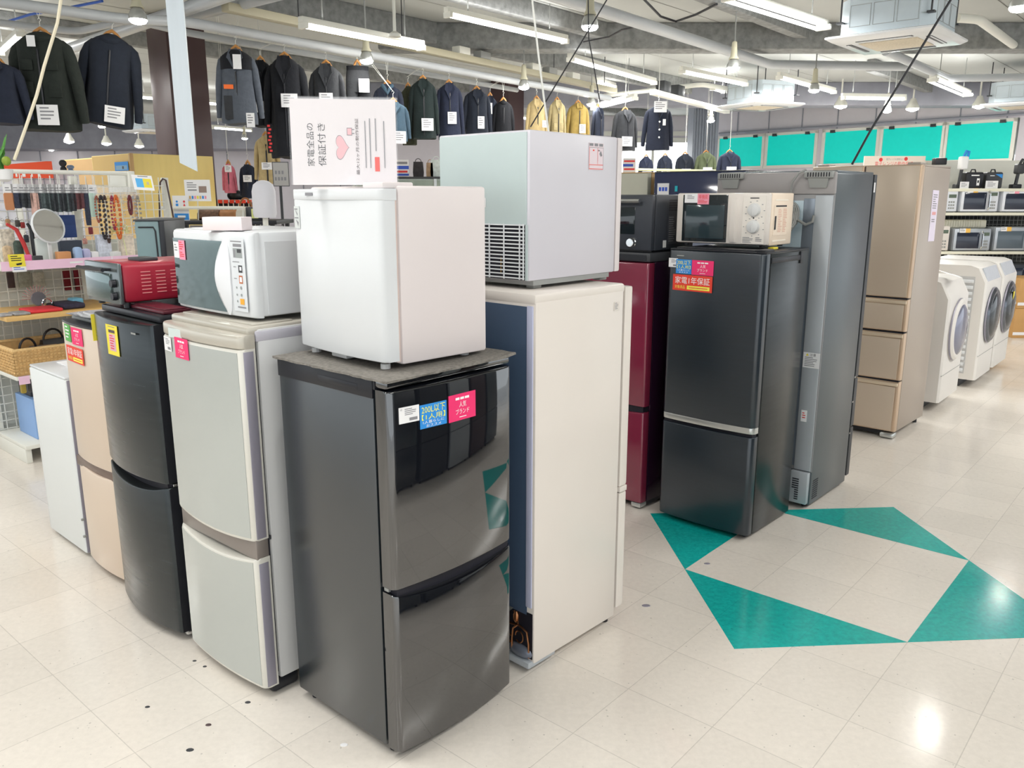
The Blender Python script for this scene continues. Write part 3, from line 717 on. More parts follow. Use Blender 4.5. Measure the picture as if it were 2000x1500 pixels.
# rear panel: local back face y=dD ; x=0 is the near edge
MB().box((.032, dD-.004, .205), (wD-.02, dD+.002, 1.255), .001).build('rear_panel', M_bluegrey, R)
MB().box((.010, dD-.004, .235), (.036, dD+.004, 1.258), .003).build('rear_rail', mat('pale_metal_rail', sr(196, 200, 226), .3), R)
MB().box((.006, dD-.14, .045), (wD-.006, dD+.0015, .215)).build('compressor_opening', M_void, R, smooth=0)
MB().box((.004, dD-.12, .016), (wD-.004, dD+.022, .040), .006).build('base_plate', M_galv, R)
cp = MB()
cp.tube([(.09, dD+.003, .20), (.07, dD+.006, .18), (.065, dD+.01, .16), (.045, dD+.01, .155), (.025, dD+.008, .145), (.018, dD+.006, .10), (.018, dD+.006, .05)], .0038, 6)
cp.tube([(.065, dD+.01, .16), (.085, dD+.012, .14), (.09, dD+.012, .10), (.09, dD+.012, .065)], .0038, 6)
cp.tube([(.14, dD+.008, .158), (.10, dD+.012, .155), (.066, dD+.01, .158)], .0038, 6)
cp.tube([(.09, dD+.012, .11), (.13, dD+.01, .11)], .003, 6); cp.tube([(.09, dD+.012, .085), (.14, dD+.01, .08)], .003, 6)
cp.tube([(.06+.018*math.cos(a*.5), dD+.008, .115+.022*math.sin(a*.5)) for a in range(12)], .0025, 6)
cp.lathe([(.004, 0), (.010, .01), (.010, .03), (.004, .04)], (.075, dD+.008, .165), 8)
cp.build('copper_pipe', M_copper, R)
cm = MB().ell((.06, dD+.0, .062), .055, .02, .026); cm.build('compressor', mat('clear_bag_grey', sr(120, 126, 140), .3, metal=.3), R)
pa = MB(); pa.add([(.09, dD+.005, .212), (.14, dD+.006, .212), (.14, dD+.008, .16)], [(0, 1, 2)]); pa.build('torn_foil', M_silver, R, smooth=0)
card(R, 'rating_plate', (0-.0006, .115, 1.235), (0, -1, 0), (0, 0, -1), .03, .03, M_cream, lines(5, .1, .1, .7, .8))
# ---- grey-backed mini fridge on top
NC, TC = (.052, 2.615), .832; dC, wC = .503, .41
(loc, rz) = frame_back_left(NC, TC, dC, 1.297)
R = empty('mini_fridge', 'white mini fridge with pale green rear and wire grille, on the cream refrigerator', 'mini fridge', loc, rz)
HC = .493
MB().box((0, .035, .028), (wC, dC-.004, HC), .006).build('body', mat('cool_white_steel', sr(208, 206, 214), .3, noise=.02, nscale=3), R)
door_mesh(wC, .032, .030, HC-.002, .006, .008).build('door', M_warmwhite, R)
rp = MB(); rp.box((.010, dC-.006, .205), (wC-.006, dC, HC-.006), .002); rp.box((.006, dC-.006, .03), (.014, dC, .205)); rp.build('rear_panel', M_teal_back, R)
MB().box((.012, dC-.05, .030), (wC-.012, dC-.001, .206)).build('compressor_space', M_void, R, smooth=0)
gr = MB()
for k in range(15): z = .034+k*.0120; gr.box((.016, dC+.001, z), (wC-.02, dC+.0040, z+.0042))
for x in (.016, .032, .10, .165, .24, .30, .36): gr.box((x, dC+.003, .032), (x+.0036, dC+.0062, .208))
gr.build('wire_grille', M_white, R, smooth=0)
MB().lathe([(.02, 0), (.02, .05)], (.12, dC-.02, .05), 8, axis='z').build('compressor', mat('dull_brass', (.35, .22, .08), .4, metal=.8), R)
card(R, 'rating_plate', (.225, dC+.0006, .288), (-1, 0, 0), (0, 0, -1), .04, .03, M_plas, lines(3, .3, .2, .5, .6))
card(R, 'warning_sticker', (-.0006, .2, HC-.025), (0, -1, 0), (0, 0, -1), .082, .088, mat('pinkish_film', sr(226, 212, 218), .5), [('r', .02, .02, .26, .1, M_greyink), ('r', .36, .02, .24, .1, M_greyink), ('r', .68, .02, .26, .1, M_greyink), ('r', .02, .16, .96, .015, M_greyink), ('r', .02, .80, .96, .02, M_orange), ('r', .02, .95, .96, .02, M_orange), ('r', .02, .16, .015, .8, M_orange), ('r', .965, .16, .015, .8, M_greyink), ('r', .25, .25, .1, .05, M_orange), ('r', .6, .25, .12, .05, M_greyink), ('r', .58, .18, .015, .6, M_orange), ('p', [(.7, .4), (.8, .28), (.9, .45), (.8, .5)], M_greyink)])
h = MB()
for x in (.02, wC-.05):
    for y in (.05, dC-.09): h.box((x, y, 0), (x+.035, y+.04, .03), .004)
h.box((.005, .06, .012), (wC-.005, dC-.03, .03)); h.build('foot', M_greypl, R)
# ---- silver two-door refrigerator
NE, TE = (-.796, 2.356), .855; wE, dE = .471, .53
R = mk_fridge('silver two-door refrigerator with grey side strips, below the white microwave', frame_front_left(NE, TE, wE), wE, dE, .05, 1.205, .052, M_ltside)
M_edge = mat('pearl_edge', sr(214, 212, 204), .25, metal=.1)
for (zb_, zt_) in ((lambda u: .546-.012*(1-u*u), 1.150), (.034, lambda u: .487-.022*(1-u*u))):
    D_ = door_mesh(wE, .05, zb_, zt_, .018, .016, .007).build('door', M_edge, R)
    zb0 = zb_(1) if callable(zb_) else zb_; zt0 = (zt_(0) if callable(zt_) else zt_)
    fp = MB(); N_ = 16; x0, x1 = .012, wE-.014
    rings = []
    for i in range(N_+1):
        x = x0+(x1-x0)*i/N_; u = 2*x/wE-1; y = yfront(x, wE, .018)-.0012
        b_ = (zb_(u) if callable(zb_) else zb_)+.012; t_ = (zt_(u) if callable(zt_) else zt_)-.010
        rings.append([Vector((x, y+.003, b_)), Vector((x, y, b_)), Vector((x, y, t_)), Vector((x, y+.003, t_))])
    fp.loft(rings).build('glass_front', M_silverdoor, D_)
    MB().box((wE-.002, .010, zb0+.006), (wE+.0015, .043, zt0+(.0 if zt0 > 1 else .012)-.008), .001).build('side_strip', M_lavside, D_)
MB().box((.002, .006, .480), (wE-.002, .05, .552), .004).build('handle_recess', M_taupe, R)
door_mesh(wE+.002, .05, 1.150, 1.192, .019, .018, .008, -.001).build('door_top_trim', M_silverframe, R)
c_ = MB(); c_.box((.006, .03, 1.188), (wE-.004, dE, 1.214), .008); c_.box((.03, .06, 1.212), (wE-.02, .2, 1.219), .003); c_.build('top_cap', M_silverframe, R)
c_ = MB(); c_.box((-.0015, .054, 1.168), (wE+.002, dE+.002, 1.20), .004); c_.build('top_band', mat('lavender_band', sr(186, 184, 194), .35), R)
MB().box((wE-.035, .052, .540), (wE+.002, .058, .552)).build('hinge', M_dgrey, R)
MB().box((.01, .03, .006), (wE-.004, .13, .05), .01).build('front_foot', M_black, R)
card(R, 'film_patch', (.075, yfront(.1, wE, .018)-.0035, 1.180), FU, FV, .085, .030, mat('pale_film', sr(206, 218, 216), .2), ())
on_door(R, lab_white, wE-.448, 1.146, .060, .046, wE, .018, -.003)
on_door(R, lab_pink, wE-.358, 1.154, .092, .066, wE, .018, -.003)
# ---- white microwave on it
NO, TO, wO, dO = (-.775, 2.445), .845, .475, .36
(loc, rz) = frame_front_left(NO, TO, wO, 1.219)
R = empty('microwave', 'white microwave with mirror-like window and curved handle, on the silver refrigerator', 'microwave', loc, rz)
HO = .268
b = MB(); b.box((0, .03, .012), (wO, dO, HO), .012); b.build('casing', M_white, R)
MB().box((wO+.0-.002, .05, .02), (wO+.001, dO-.02, HO-.03), .0).build('side_panel', M_white, R, smooth=0)
f = door_mesh(wO, .034, .010, HO-.002, .014, .018, .012); f.build('front_frame', M_white, R)
def arcx(z): q = (z-.02)/(HO-.06)*2-1; return wO*(.655+.055*q*q+.03*(-q if q < 0 else q*.35))
wmb = MB(); rings = []
for i in range(15):
    z = .022+(HO-.052)*i/14; xr = arcx(z); ring = []
    for k in range(13):
        x = .014+(xr-.014)*k/12; ring.append(Vector((x, yfront(x, wO, .014)-.003, z)))
    for k in range(12, -1, -1):
        x = .014+(xr-.014)*k/12; ring.append(Vector((x, yfront(x, wO, .014)+.002, z)))
    rings.append(ring)
wmb.loft(rings).build('door_window', M_mirrorglass, R)
hd = MB(); rings = []
for i in range(17):
    q = i/16*2-1; z = .014+(HO-.032)*i/16; xr = arcx(min(max(z, .022), HO-.03)); wd_ = .012+.055*(1-q*q)
    x0 = xr-.002; x1 = min(xr+wd_, wO*.83); y0 = yfront(x0, wO, .014)
    rings.append([Vector((x0, y0+.002, z)), Vector((x0+.004, y0-.014*(1-q*q)-.003, z)), Vector((x0+(x1-x0)*.45, y0-.020*(1-q*q)-.003, z)), Vector((x1, y0-.002, z)), Vector((x1, y0+.004, z))])
hd.loft(rings).build('handle', mat('silvery_white', sr(226, 228, 232), .2), R, smooth=60)
yo = yfront(wO*.86, wO, .014)
MBg = mat('panel_print_grey', sr(150, 156, 156), .5)
card(R, 'control_panel', (wO*.812, yo-.004, HO-.02), Vector((1, .045, 0)), FV, wO*.15, HO-.05, mat('pale_grey_panel', sr(216, 220, 224), .35),
     [('r', .05, .03, .8, .015, M_greyink), ('r', .22, .07, .62, .04, M_greyink), ('r', .2, .13, .66, .13, MBg), ('r', .24, .15, .12, .1, M_greyink), ('r', .5, .14, .3, .05, M_dgrey), ('r', .12, .31, .5, .01, M_greyink), ('r', .52, .36, .28, .10, M_dgrey), ('r', .6, .38, .14, .05, M_paper), ('r', .52, .50, .26, .11, mat('orange_brown_ink', sr(190, 110, 70), .5)), ('r', .57, .52, .16, .07, M_paper), ('r', .16, .38, .2, .01, M_greyink), ('r', .16, .54, .2, .01, M_greyink), ('d', .3, .67, .05, MBg), ('d', .62, .67, .07, MBg), ('d', .3, .77, .05, MBg), ('d', .62, .77, .06, MBg), ('d', .3, .86, .05, MBg), ('r', .5, .82, .3, .08, mat('amber_button', sr(240, 170, 60), .5)), ('r', .3, .93, .6, .02, M_greyink)])
def tiny_white(p, O, w, h, U=FU, V=FV): return card(p, 'price_label', O, U, V, w, h, M_paper, lines(3, .2, .15, .6, .5))
def tiny_pink(p, O, w, h, U=FU, V=FV): return card(p, 'condition_label', O, U, V, w, h, mat('soft_pink_label', sr(244, 150, 176), .5), lines(4, .12, .08, .76, .45, M_redtext)+lines(3, .12, .6, .76, .3, M_redtext), label='soft pink label')
on_door(R, tiny_white, .022, HO-.042, .042, .052, wO, .014, -.004)
on_door(R, tiny_pink, .066, HO-.036, .045, .062, wO, .014, -.004)
h = MB()
for x in (.06, wO-.06):
    for y in (.05, dO-.05): h.lathe([(.014, 0), (.014, .014)], (x, y, 0), 10)
h.build('foot', M_black, R)
MB().box((.02, .06, HO-.002), (.14, .16, HO+.001)).build('top_notice', M_paper, R, smooth=0)
# pink-white box behind, on top of the microwave
o = MB().box((0, 0, 0), (.128, .07, .040), .002)
bx = o.build('flat_box', mat('pinkish_box_card', sr(232, 220, 222), .6), loc=at_z(396, 450, 1.219+HO+.0015), rotz=-.15)
tag(bx, 'flat pinkish-white box on top of the white microwave', 'box')

# ---- black two-door refrigerator
NF, TF = (-1.204, 2.707), .82; wF, dF = .495, .50
R = mk_fridge('black two-door refrigerator with bowed doors, between silver and champagne ones', frame_front_left(NF, TF, wF), wF, dF, .04, 1.19, .055, mat('glossy_black_side', (.008, .009, .014), .2, ior=1.6))
door_mesh(wF, .052, lambda u: .606+.0*u, 1.170, .036, .012).build('door', M_steelblack, R)
door_mesh(wF, .052, .034, lambda u: .592-.030*max(0, 1-(u/.92)**2)**.7, .036, .012).build('door', M_steelblack, R)
MB().box((.012, .006, .545), (wF-.01, .05, .612)).build('handle_recess', M_void, R, smooth=0)
sd = MB(); sd.box((wF-.001, .006, .036), (wF+.002, .053, .588)); sd.box((wF-.001, .006, .61), (wF+.002, .053, 1.168)); sd.build('door_edge', M_black, R, smooth=0)
c_ = MB(); c_.box((0, .03, 1.172), (wF, dF, 1.197), .006); c_.build('top_cap', M_black, R)
MB().box((wF-.03, .02, .594), (wF+.002, .05, .604), .002).build('hinge', M_chrome, R)
MB().box((wF-.04, .02, .02), (wF, .06, .036), .002).build('lower_hinge', M_chrome, R)
card(R, 'maker_badge', (wF*.78, yfront(wF*.8, wF, .036)-.002, 1.138), FU, FV, .036, .006, M_greypl)
def lab_yel(p, O, w, h, U=FU, V=FV): return card(p, 'yellow_notice', O, U, V, w, h, M_yel, [('r', .22, .16, .56, .10, M_brown), ('r', .22, .30, .56, .56, mat('lilac_ink', sr(214, 170, 190), .5))]+lines(6, .28, .34, .44, .5, M_redtext)+[('r', .2, .05, .6, .02, M_greyink)], label='yellow notice with a red list')
on_door(R, lab_yel, wF-.290, 1.150, .095, .108, wF, .036, -.002)
tp = MB().box((0, -.012, 1.06), (.002, .012, 1.16)).build('yellow_tape', M_yel, R, smooth=0)
# ---- red toaster oven on black fridge
NP, TP = (-1.388, 2.885), .846; wP_, dP = .275, .37
(loc, rz) = frame_front_left(NP, TP, wP_, 1.199)
R = empty('toaster_oven', 'red toaster oven with slotted side, on the black refrigerator', 'toaster oven', loc, rz)
HPp = .158
b = MB(); b.box((0, .02, .020), (wP_, dP, HPp), .014); b.build('casing', M_red, R)
f = MB(); f.box((-.003, .004, .016), (wP_+.003, .018, HPp+.002), .003); f.build('front_frame', mat('brushed_grey_frame', sr(120, 128, 130), .2, metal=.7), R)
MB().box((.012, -.004, .030), (wP_*.80, .006, HPp-.035), .002).build('glass_door', M_mirrorglass, R)
hh = MB(); hh.tube([(.02, -.03, HPp-.020), (wP_*.86, -.03, HPp-.020)], .007, 8); hh.tube([(.03, -.03, HPp-.02), (.03, .004, HPp-.02)], .005, 6); hh.tube([(wP_*.8, -.03, HPp-.02), (wP_*.8, .004, HPp-.02)], .005, 6)
hh.build('handle', M_black, R)
for z in (.045, .09): MB().lathe([(.013, -.014), (.015, 0)], (wP_*.91, -.0, z), 14, axis='y').build('knob', M_black, R)
sl = MB()
for gx in range(5):
    for gz in range(7): sl.box((wP_-.001, .085+gx*.055, .050+gz*.0125), (wP_+.0012, .120+gx*.055, .0532+gz*.0125))
sl.build('side_slot', mat('slot_highlight', sr(232, 150, 150), .4), R, smooth=0)
MB().box((.10, .12, HPp-.001), (.2, .19, HPp+.012), .004).build('top_vent', M_dgrey, R)
h = MB()
for x in (.03, wP_-.03):
    for y in (.04, dP-.04): h.lathe([(.012, 0), (.012, .022)], (x, y, 0), 10)
h.build('foot', M_black, R)
(loc2, rz2) = frame_front_left((NF[0]+.02, NF[1]+.015), TF, .40, 1.198)
o = MB(); o.box((0, 0, .0), (.36, .10, .012), .003); o.box((.01, .01, .012), (.35, .09, .016), .002); o = o.build('oven_tray', M_redtray, loc=(loc2[0]+.03, loc2[1]+.01, 1.198), rotz=rz2)
tag(o, 'dark red tray lying in front of the red toaster oven', 'tray')

# ---- champagne refrigerator
NG, TG = (-1.559, 3.100), .846; wG, dG = .425, .50
R = mk_fridge('champagne refrigerator half hidden left of the black two-door one', frame_front_left(NG, TG, wG), wG, dG, .04, 1.092, .052, mat('grey_side', sr(190, 186, 182), .4))
door_mesh(wG, .05, .503, 1.085, .020, .014).build('door', M_champ, R)
door_mesh(wG, .05, .034, lambda u: .482-.018*(1-u*u), .020, .014).build('door', M_champ, R)
MB().box((.006, -.010, .462), (wG-.006, .05, .506), .004).build('handle_recess', mat('brown_metal_recess', sr(118, 100, 92), .25, metal=.4), R)
door_mesh(wG+.002, .05, 1.083, 1.092, .022, .014, .003, -.001).build('door_top_trim', M_black, R)
c_ = MB(); c_.box((0, .04, 1.085), (wG, dG, 1.106), .008); c_.build('top_cap', M_greypl, R)
def lab_green(p, O, w, h, U=FU, V=FV): return card(p, 'green_label', O, U, V, w, h, M_green, lines(4, .15, .1, .7, .8, M_wtext), label='green sticker')
on_door(R, lab_green, wG-.363, 1.082, .074, .070, wG, .02, -.002)
on_door(R, lab_pink, wG-.271, 1.078, .105, .070, wG, .02, -.003)
on_door(R, lab_orange, wG-.359, .996, .185, .066, wG, .02, -.004)
(loc3, rz3) = frame_front_left(NG, TG, wG, 1.107)
mb = MB(); rnd = random.Random(5)
for k in range(4):
    x0 = .02+k*.05; mb.loft([[Vector((x0+a*.2, .02+b*.16+rnd.uniform(-.01, .01), .004+k*.006+z+rnd.uniform(-.001, .001))) for a, b in ((0, 0), (.5, -.05), (1, 0), (1.05, .5), (1, 1), (.5, 1.06), (0, 1), (-.04, .5))] for z in (0, .007)])
o = mb.build('plastic_wrap', mat('crumpled_clear_plastic', sr(200, 202, 206), .15, alpha=.75, bump=.6, bscale=30), loc=loc3, rotz=rz3); tag(o, 'crumpled clear plastic lying on the champagne refrigerator', 'plastic wrap')
# ---- small white fridge at the left end
NH, TH = (-1.917, 3.421), .83; wH, dH = .43, .44
R = mk_fridge('small white freezer at the left end of the row', frame_front_left(NH, TH, wH), wH, dH, .02, .825, .04, M_white, name='small_freezer', cat='freezer')
door_mesh(wH, .038, .022, .822, .0, .010).build('door', mat('white_textured_door', sr(222, 226, 226), .35, noise=.02, nscale=3, bump=.03, bscale=120), R)
MB().box((wH-.001, .006, .024), (wH+.003, .034, .818), .001).build('door_edge', M_lavside, R)
MB().box((-.004, .0, .026), (.004, .036, .818), .002).build('door_seal', M_plas, R)
for z in (.10, .18): MB().box((wH-.004, -.004, z), (wH+.006, .01, z+.01), .002).build('hinge', M_greypl, R)
c_ = MB(); c_.box((.0, .0, .822), (wH, dH, .834), .005); c_.build('top_panel', M_white, R)
c_ = MB(); c_.box((.05, .10, .834), (.2, .24, .836)); c_.build('top_notice', M_paper, R, smooth=0)
# ---- grey tall box (oven) behind, standing on a hidden white refrigerator of the back row
p = at_y(262, 432, 4.15); q = at_y(318, 430, 4.15)
R = mk_fridge('white refrigerator of the back row, hidden behind the black two-door one', ((-1.93, 4.18, 0), GRID-PI/2), .5, .5, .03, 1.22, .05, M_white)
door_mesh(.5, .048, .04, 1.2, .01, .012).build('door', M_white, R)
top = p.z
R = empty('oven', 'blue-grey cased oven seen from its side, behind the red toaster oven', 'oven', (p.x, p.y, 1.223), .12)
hh_ = top-1.223; ww = q.x-p.x
MB().box((0, 0, .0), (ww*.80, .38, hh_), .006).build('casing', mat('blue_grey_enamel', sr(120, 144, 148), .35, noise=.03), R)
MB().box((ww*.80, -.004, -.0), (ww, .384, hh_+.002), .006).build('front_frame', M_black, R)
e = MB(); e.tube([(ww*.12, -.003, hh_-.03), (ww*.62, -.003, hh_-.03), (ww*.68, -.003, hh_-.05), (ww*.70, -.003, .0)], .004, 6); e.build('pressed_edge', M_black, R)
MB().box((-.005, -.005, hh_), (ww+.002, .385, hh_+.008), .002).build('top_panel', M_dgrey, R)

# ================================================================== SECOND ROW (right of centre)
# ---- burgundy refrigerator
NJ, TJ = (.665, 4.0), .819; wJ, dJ = .487, .52
R = mk_fridge('burgundy refrigerator left of the charcoal one, black oven above', frame_front_left(NJ, TJ, wJ), wJ, dJ, .03, 1.275, .05, M_burgside)
door_mesh(wJ, .048, .550, 1.272, .010, .012).build('door', M_burg, R)
door_mesh(wJ, .048, .036, lambda u: .520-.01*(1-u*u), .010, .012).build('door', M_burg, R)
MB().box((.01, .010, .505), (wJ-.01, .045, .552)).build('handle_recess', M_void, R, smooth=0)
MB().box((wJ-.06, .0, .008), (wJ, .06, .034), .008).build('front_foot', M_silver, R)
MB().box((.01, .05, .01), (wJ-.004, dJ, .03)).build('base', M_black, R)
(loc, rz) = frame_front_left((NJ[0]+.005, NJ[1]+.01), TJ, wJ, 1.276)
R = empty('turntable_stand', 'flat black box between burgundy refrigerator and black oven', 'flat appliance', loc, rz)
MB().box((.0, .0, .0), (wJ, .42, .045), .008).build('casing', M_dgrey, R); MB().box((.02, -.002, .008), (wJ-.02, .004, .034)).build('front_strip', M_black, R, smooth=0)
# ---- black oven on it
wQ, dQ, HQ = .47, .40, .275
(loc, rz) = frame_front_left((NJ[0]+.012, NJ[1]+.015), .846, wQ, 1.323)
R = empty('microwave', 'black oven with round silver knob above the burgundy refrigerator', 'microwave', loc, rz)
M_bk = mat('matt_black_enamel', sr(52, 56, 64), .4, noise=.04)
MB().box((0, .03, .008), (wQ, dQ, HQ), .006).build('casing', M_bk, R)
MB().box((0, 0, .008), (wQ-.004, .032, HQ-.004), .006).build('door', M_bk, R)
MB().box((.06, -.002, .085), (wQ-.10, .003, HQ-.06), .002).build('door_window', M_glass, R)
hb = MB(); hb.tube([(.03, -.028, HQ-.03), (wQ-.06, -.028, HQ-.03)], .010, 10); hb.tube([(wQ-.07, -.028, HQ-.03), (wQ-.07, .004, HQ-.03)], .008, 8); hb.tube([(.05, -.028, HQ-.03), (.05, .004, HQ-.03)], .008, 8)
hb.build('handle', M_chrome, R)
MB().lathe([(.019, -.022), (.021, -.02), (.021, -.004), (.024, 0)], (wQ-.115, 0, .045), 20, axis='y').build('knob', M_chrome, R)
ho = MB()
for i in range(8):
    for k in range(5): ho.box((wQ, .15+i*.014, HQ-.030-k*.012), (wQ+.001, .157+i*.014, HQ-.024-k*.012))
ho.build('vent_hole', M_void, R, smooth=0)
card(R, 'instruction_label', (wQ+.0005, .14, HQ-.10), (0, 1, 0), (0, 0, -1), .17, .14, mat('dark_print_label', sr(66, 70, 78), .5), lines(12, .05, .05, .4, .9, M_greyink, 4)+lines(12, .52, .05, .44, .9, M_greyink, 9)+[('r', .6, .4, .25, .1, M_paper)])
card(R, 'tag_label', (wQ+.0005, .10, .055), (0, 1, 0), (0, 0, -1), .03, .035, M_plas)
MB().box((.02, .03, 0), (wQ-.02, dQ-.02, .01)).build('foot', M_black, R)
# ---- charcoal refrigerator
NK, TK = (1.103, 3.595), .832; wK, dK = .486, .464
R = mk_fridge('charcoal two-door refrigerator standing on the teal floor triangle', frame_front_left(NK, TK, wK), wK, dK, .02, 1.345, .05, M_charside)
door_mesh(wK, .048, .552, 1.343, .014, .022, .004).build('door', M_charcoal, R)
door_mesh(wK, .048, .028, .508, .014, .022, .004).build('door', M_charcoal, R)
D_ = door_mesh(wK, .048, .524, .554, .013, .022, .004); D_.build('handle_band', M_silver, R)
MB().box((.01, .008, .505), (wK-.008, .048, .528)).build('handle_recess', M_void, R, smooth=0)
c_ = MB(); c_.box((.0, .012, 1.343), (wK, dK, 1.352), .003); c_.box((wK-.05, .01, 1.35), (wK-.005, .1, 1.362), .004); c_.box((.03, .02, 1.351), (wK-.06, .10, 1.358), .002); c_.build('top_panel', M_black, R)
c_ = MB(); c_.box((wK-.002, .06, 1.30), (wK+.004, .36, 1.325), .003); c_.box((wK-.002, .36, 1.285), (wK+.005, .385, 1.34), .002); c_.build('side_grip', M_black, R)
card(R, 'maker_badge', (.05, yfront(.06, wK, .014)-.001, 1.322), FU, FV, .045, .005, M_greypl)
on_door(R, lab_white, wK-.488+.006, 1.306, .052, .042, wK, .014)
on_door(R, lab_blue, wK-.438, 1.303, .086, .066, wK, .014, -.002)
on_door(R, lab_pink, wK-.351, 1.303, .113, .068, wK, .014, -.001)
on_door(R, lab_orange, wK-.452, 1.232, .213, .074, wK, .014, -.003)
# ---- cream microwave with two dials
NS, TS = (1.152, 3.745), .855; wS, dS, HS = .47, .235, .245
(loc, rz) = frame_front_left(NS, TS, wS, 1.360)
R = empty('microwave', 'cream microwave with two round dials, on the charcoal refrigerator', 'microwave', loc, rz)
M_cr = mat('cream_casing', sr(244, 226, 206), .4, noise=.02)
MB().box((0, .025, .010), (wS, dS+.03, HS), .006).build('casing', M_cr, R)
MB().box((0, 0, .012), (wS, .028, HS), .010).build('front_frame', M_cream, R)
MB().box((.035, -.003, .020), (.268, .004, HS-.008), .002).build('door', M_glass, R)
MB().box((.055, -.006, .035), (.255, -.002, HS-.055), .001).build('door_window', mat('smoky_window', (.03, .05, .06), .08, ior=1.6), R)
hd = MB(); hd.loft([[Vector((.285, .0, z)), Vector((.288, -.012*k, z)), Vector((.312, -.016*k, z)), Vector((.322, .0, z))] for z, k in ((.022, .3), (.05, 1), (.12, 1), (.19, 1), (HS-.02, .3))]); hd.build('handle', M_cream, R)
card(R, 'control_panel', (.345, -.001, HS-.012), FU, FV, .108, HS-.03, mat('pale_control_panel', sr(236, 230, 222), .4),
     [('r', .3, .04, .4, .02, M_ink)]+[('r', .5+.42*math.cos(a*.7), .30+.20*math.sin(a*.7), .07, .014, M_greyink) for a in range(9)]+[('d', .5, .46, .035, M_ink)]+[('r', .5+.45*math.cos(a*.7+.3), .63+.2*math.sin(a*.7+.3), .05, .014, M_greyink) for a in range(9)]+lines(5, .06, .86, .5, .13)+lines(3, .64, .86, .3, .1))
for z in (HS-.075, HS-.150):
    k_ = MB(); k_.lathe([(.024, -.018), (.027, -.016), (.029, -.003), (.031, 0)], (.40, -.002, z), 24, axis='y'); k_.box((.396, -.024, z-.022), (.404, -.016, z+.022), .002); k_.build('dial', M_plas, R)
tiny_white(R, (.045, -.0045, HS-.003), .068, .042)
card(R, 'clearance_label', (.113, -.0045, HS-.002), FU, FV, .060, .050, M_pinkpale, [('t', '単機能', .1, .1, .8, .4, M_redtext)]+lines(3, .08, .6, .84, .35, M_redtext), label='pink label with red characters')
sdm = MB(); sdm.box((wS, .06, HS-.035), (wS+.001, .20, HS-.028)); sdm.box((wS, .05, .028), (wS+.001, .20, .034)); sdm.build('side_ridge', mat('pale_ridge', sr(250, 240, 224), .4), R, smooth=0)
card(R, 'instruction_label', (wS+.0005, .05, HS-.055), (0, 1, 0), (0, 0, -1), .15, .135, M_cr, [('r', .1, 0, .8, .05, M_ink)]+lines(14, .3, .12, .3, .8, mat('faded_red_ink', sr(226, 180, 160), .5), 3)+lines(14, .66, .12, .28, .8, mat('faded_red_ink', sr(226, 180, 160), .5), 5)+[('r', .06, .35, .1, .45, M_ink)])
h = MB()
for x in (.04, wS-.04):
    for y in (.04, dS): h.lathe([(.013, 0), (.013, .012)], (x, y, 0), 10)
h.build('foot', M_black, R)
o = MB().box((0, 0, 0), (.05, .03, .010), .003); o = o.build('plug_tag', M_yel, loc=(NS[0]+.045, NS[1]+.04, 1.3525), rotz=TS); tag(o, 'small yellow tag beside the cream microwave on the charcoal refrigerator', 'tag')
cb = MB(); base = Vector((NS[0]+.155, NS[1]+.21, 1.50))
for j in range(3): cb.tube([base+Vector((.012*j+.03*math.cos(a*PI/8), .01*j+.02*math.cos(a*PI/8), .055*math.sin(a*PI/8))) for a in range(16)], .003, 6, closed=True)
cb.tube([base+Vector((0, 0, -.05)), base+Vector((-.01, -.01, -.09))], .003, 6)
cb.build('power_cord', M_greypl, R).parent = None
o = bpy.data.objects['power_cord']; tag(o, 'coiled grey power cord at the rear of the cream microwave', 'cord')
# ---- tall refrigerator seen from behind
NLb, TLb = (1.547, 4.015), .842; dL, wL = .565, .62
R = mk_fridge('tall slate refrigerator turned around, its grey metal rear towards the charcoal one', frame_back_left(NLb, TLb, dL), wL, dL, .02, 1.70, .055, M_slate)
for (a0, a1, b0, b1) in ((0, wL/2-.003, .62, 1.70), (wL/2+.003, wL, .62, 1.70), (0, wL, .34, .61), (0, wL, .05, .33)):
    door_mesh(a1-a0, .05, b0, b1, .004, .01, .005, a0).build('door', M_dgrey, R)
MB().box((0, dL-.002, .20), (wL, dL+.003, 1.60), .002).build('rear_panel', M_gbrush, R)
MB().box((.006, dL+.002, .205), (.092, dL+.012, 1.595), .003).build('rear_strip', M_galv, R)
MB().box((.15, dL+.002, .22), (wL-.03, dL+.006, 1.57), .002).build('rear_sheet', mat('pale_blue_sheet', sr(166, 184, 194), .35, metal=.1, noise=.05), R)
MB().box((.092, dL+.002, .22), (.15, dL+.005, 1.58), .002).build('rear_fold', mat('blue_grey_fold', sr(120, 130, 142), .35, metal=.4), R)
MB().box((.0, dL-.01, 1.60), (wL, dL+.012, 1.705), .006).build('rear_header', mat('warm_grey_plastic', sr(160, 156, 156), .4), R)
for x in (.01, wL-.15): hg = MB(); hg.box((x, dL-.03, 1.675), (x+.14, dL+.035, 1.708), .006); hg.loft([[Vector((x+.02, dL+.01, 1.675)), Vector((x+.12, dL+.01, 1.675)), Vector((x+.12, dL+.03, 1.675)), Vector((x+.02, dL+.03, 1.675))], [Vector((x+.03, dL+.01, 1.63)), Vector((x+.11, dL+.01, 1.63)), Vector((x+.11, dL+.022, 1.63)), Vector((x+.03, dL+.022, 1.63))]]); hg.build('rear_grip', M_greypl, R)
hv_ = MB()
for x in (.01, wL-.15):
    for k in range(9): hv_.box((x+.012+k*.013, dL+.0352, 1.682), (x+.017+k*.013, dL+.0365, 1.702))
hv_.build('grip_slot', M_void, R, smooth=0)
MB().box((.006, dL+.002, .03), (.10, dL+.035, .20), .004).build('vent_cover', M_galv, R)
sv = MB()
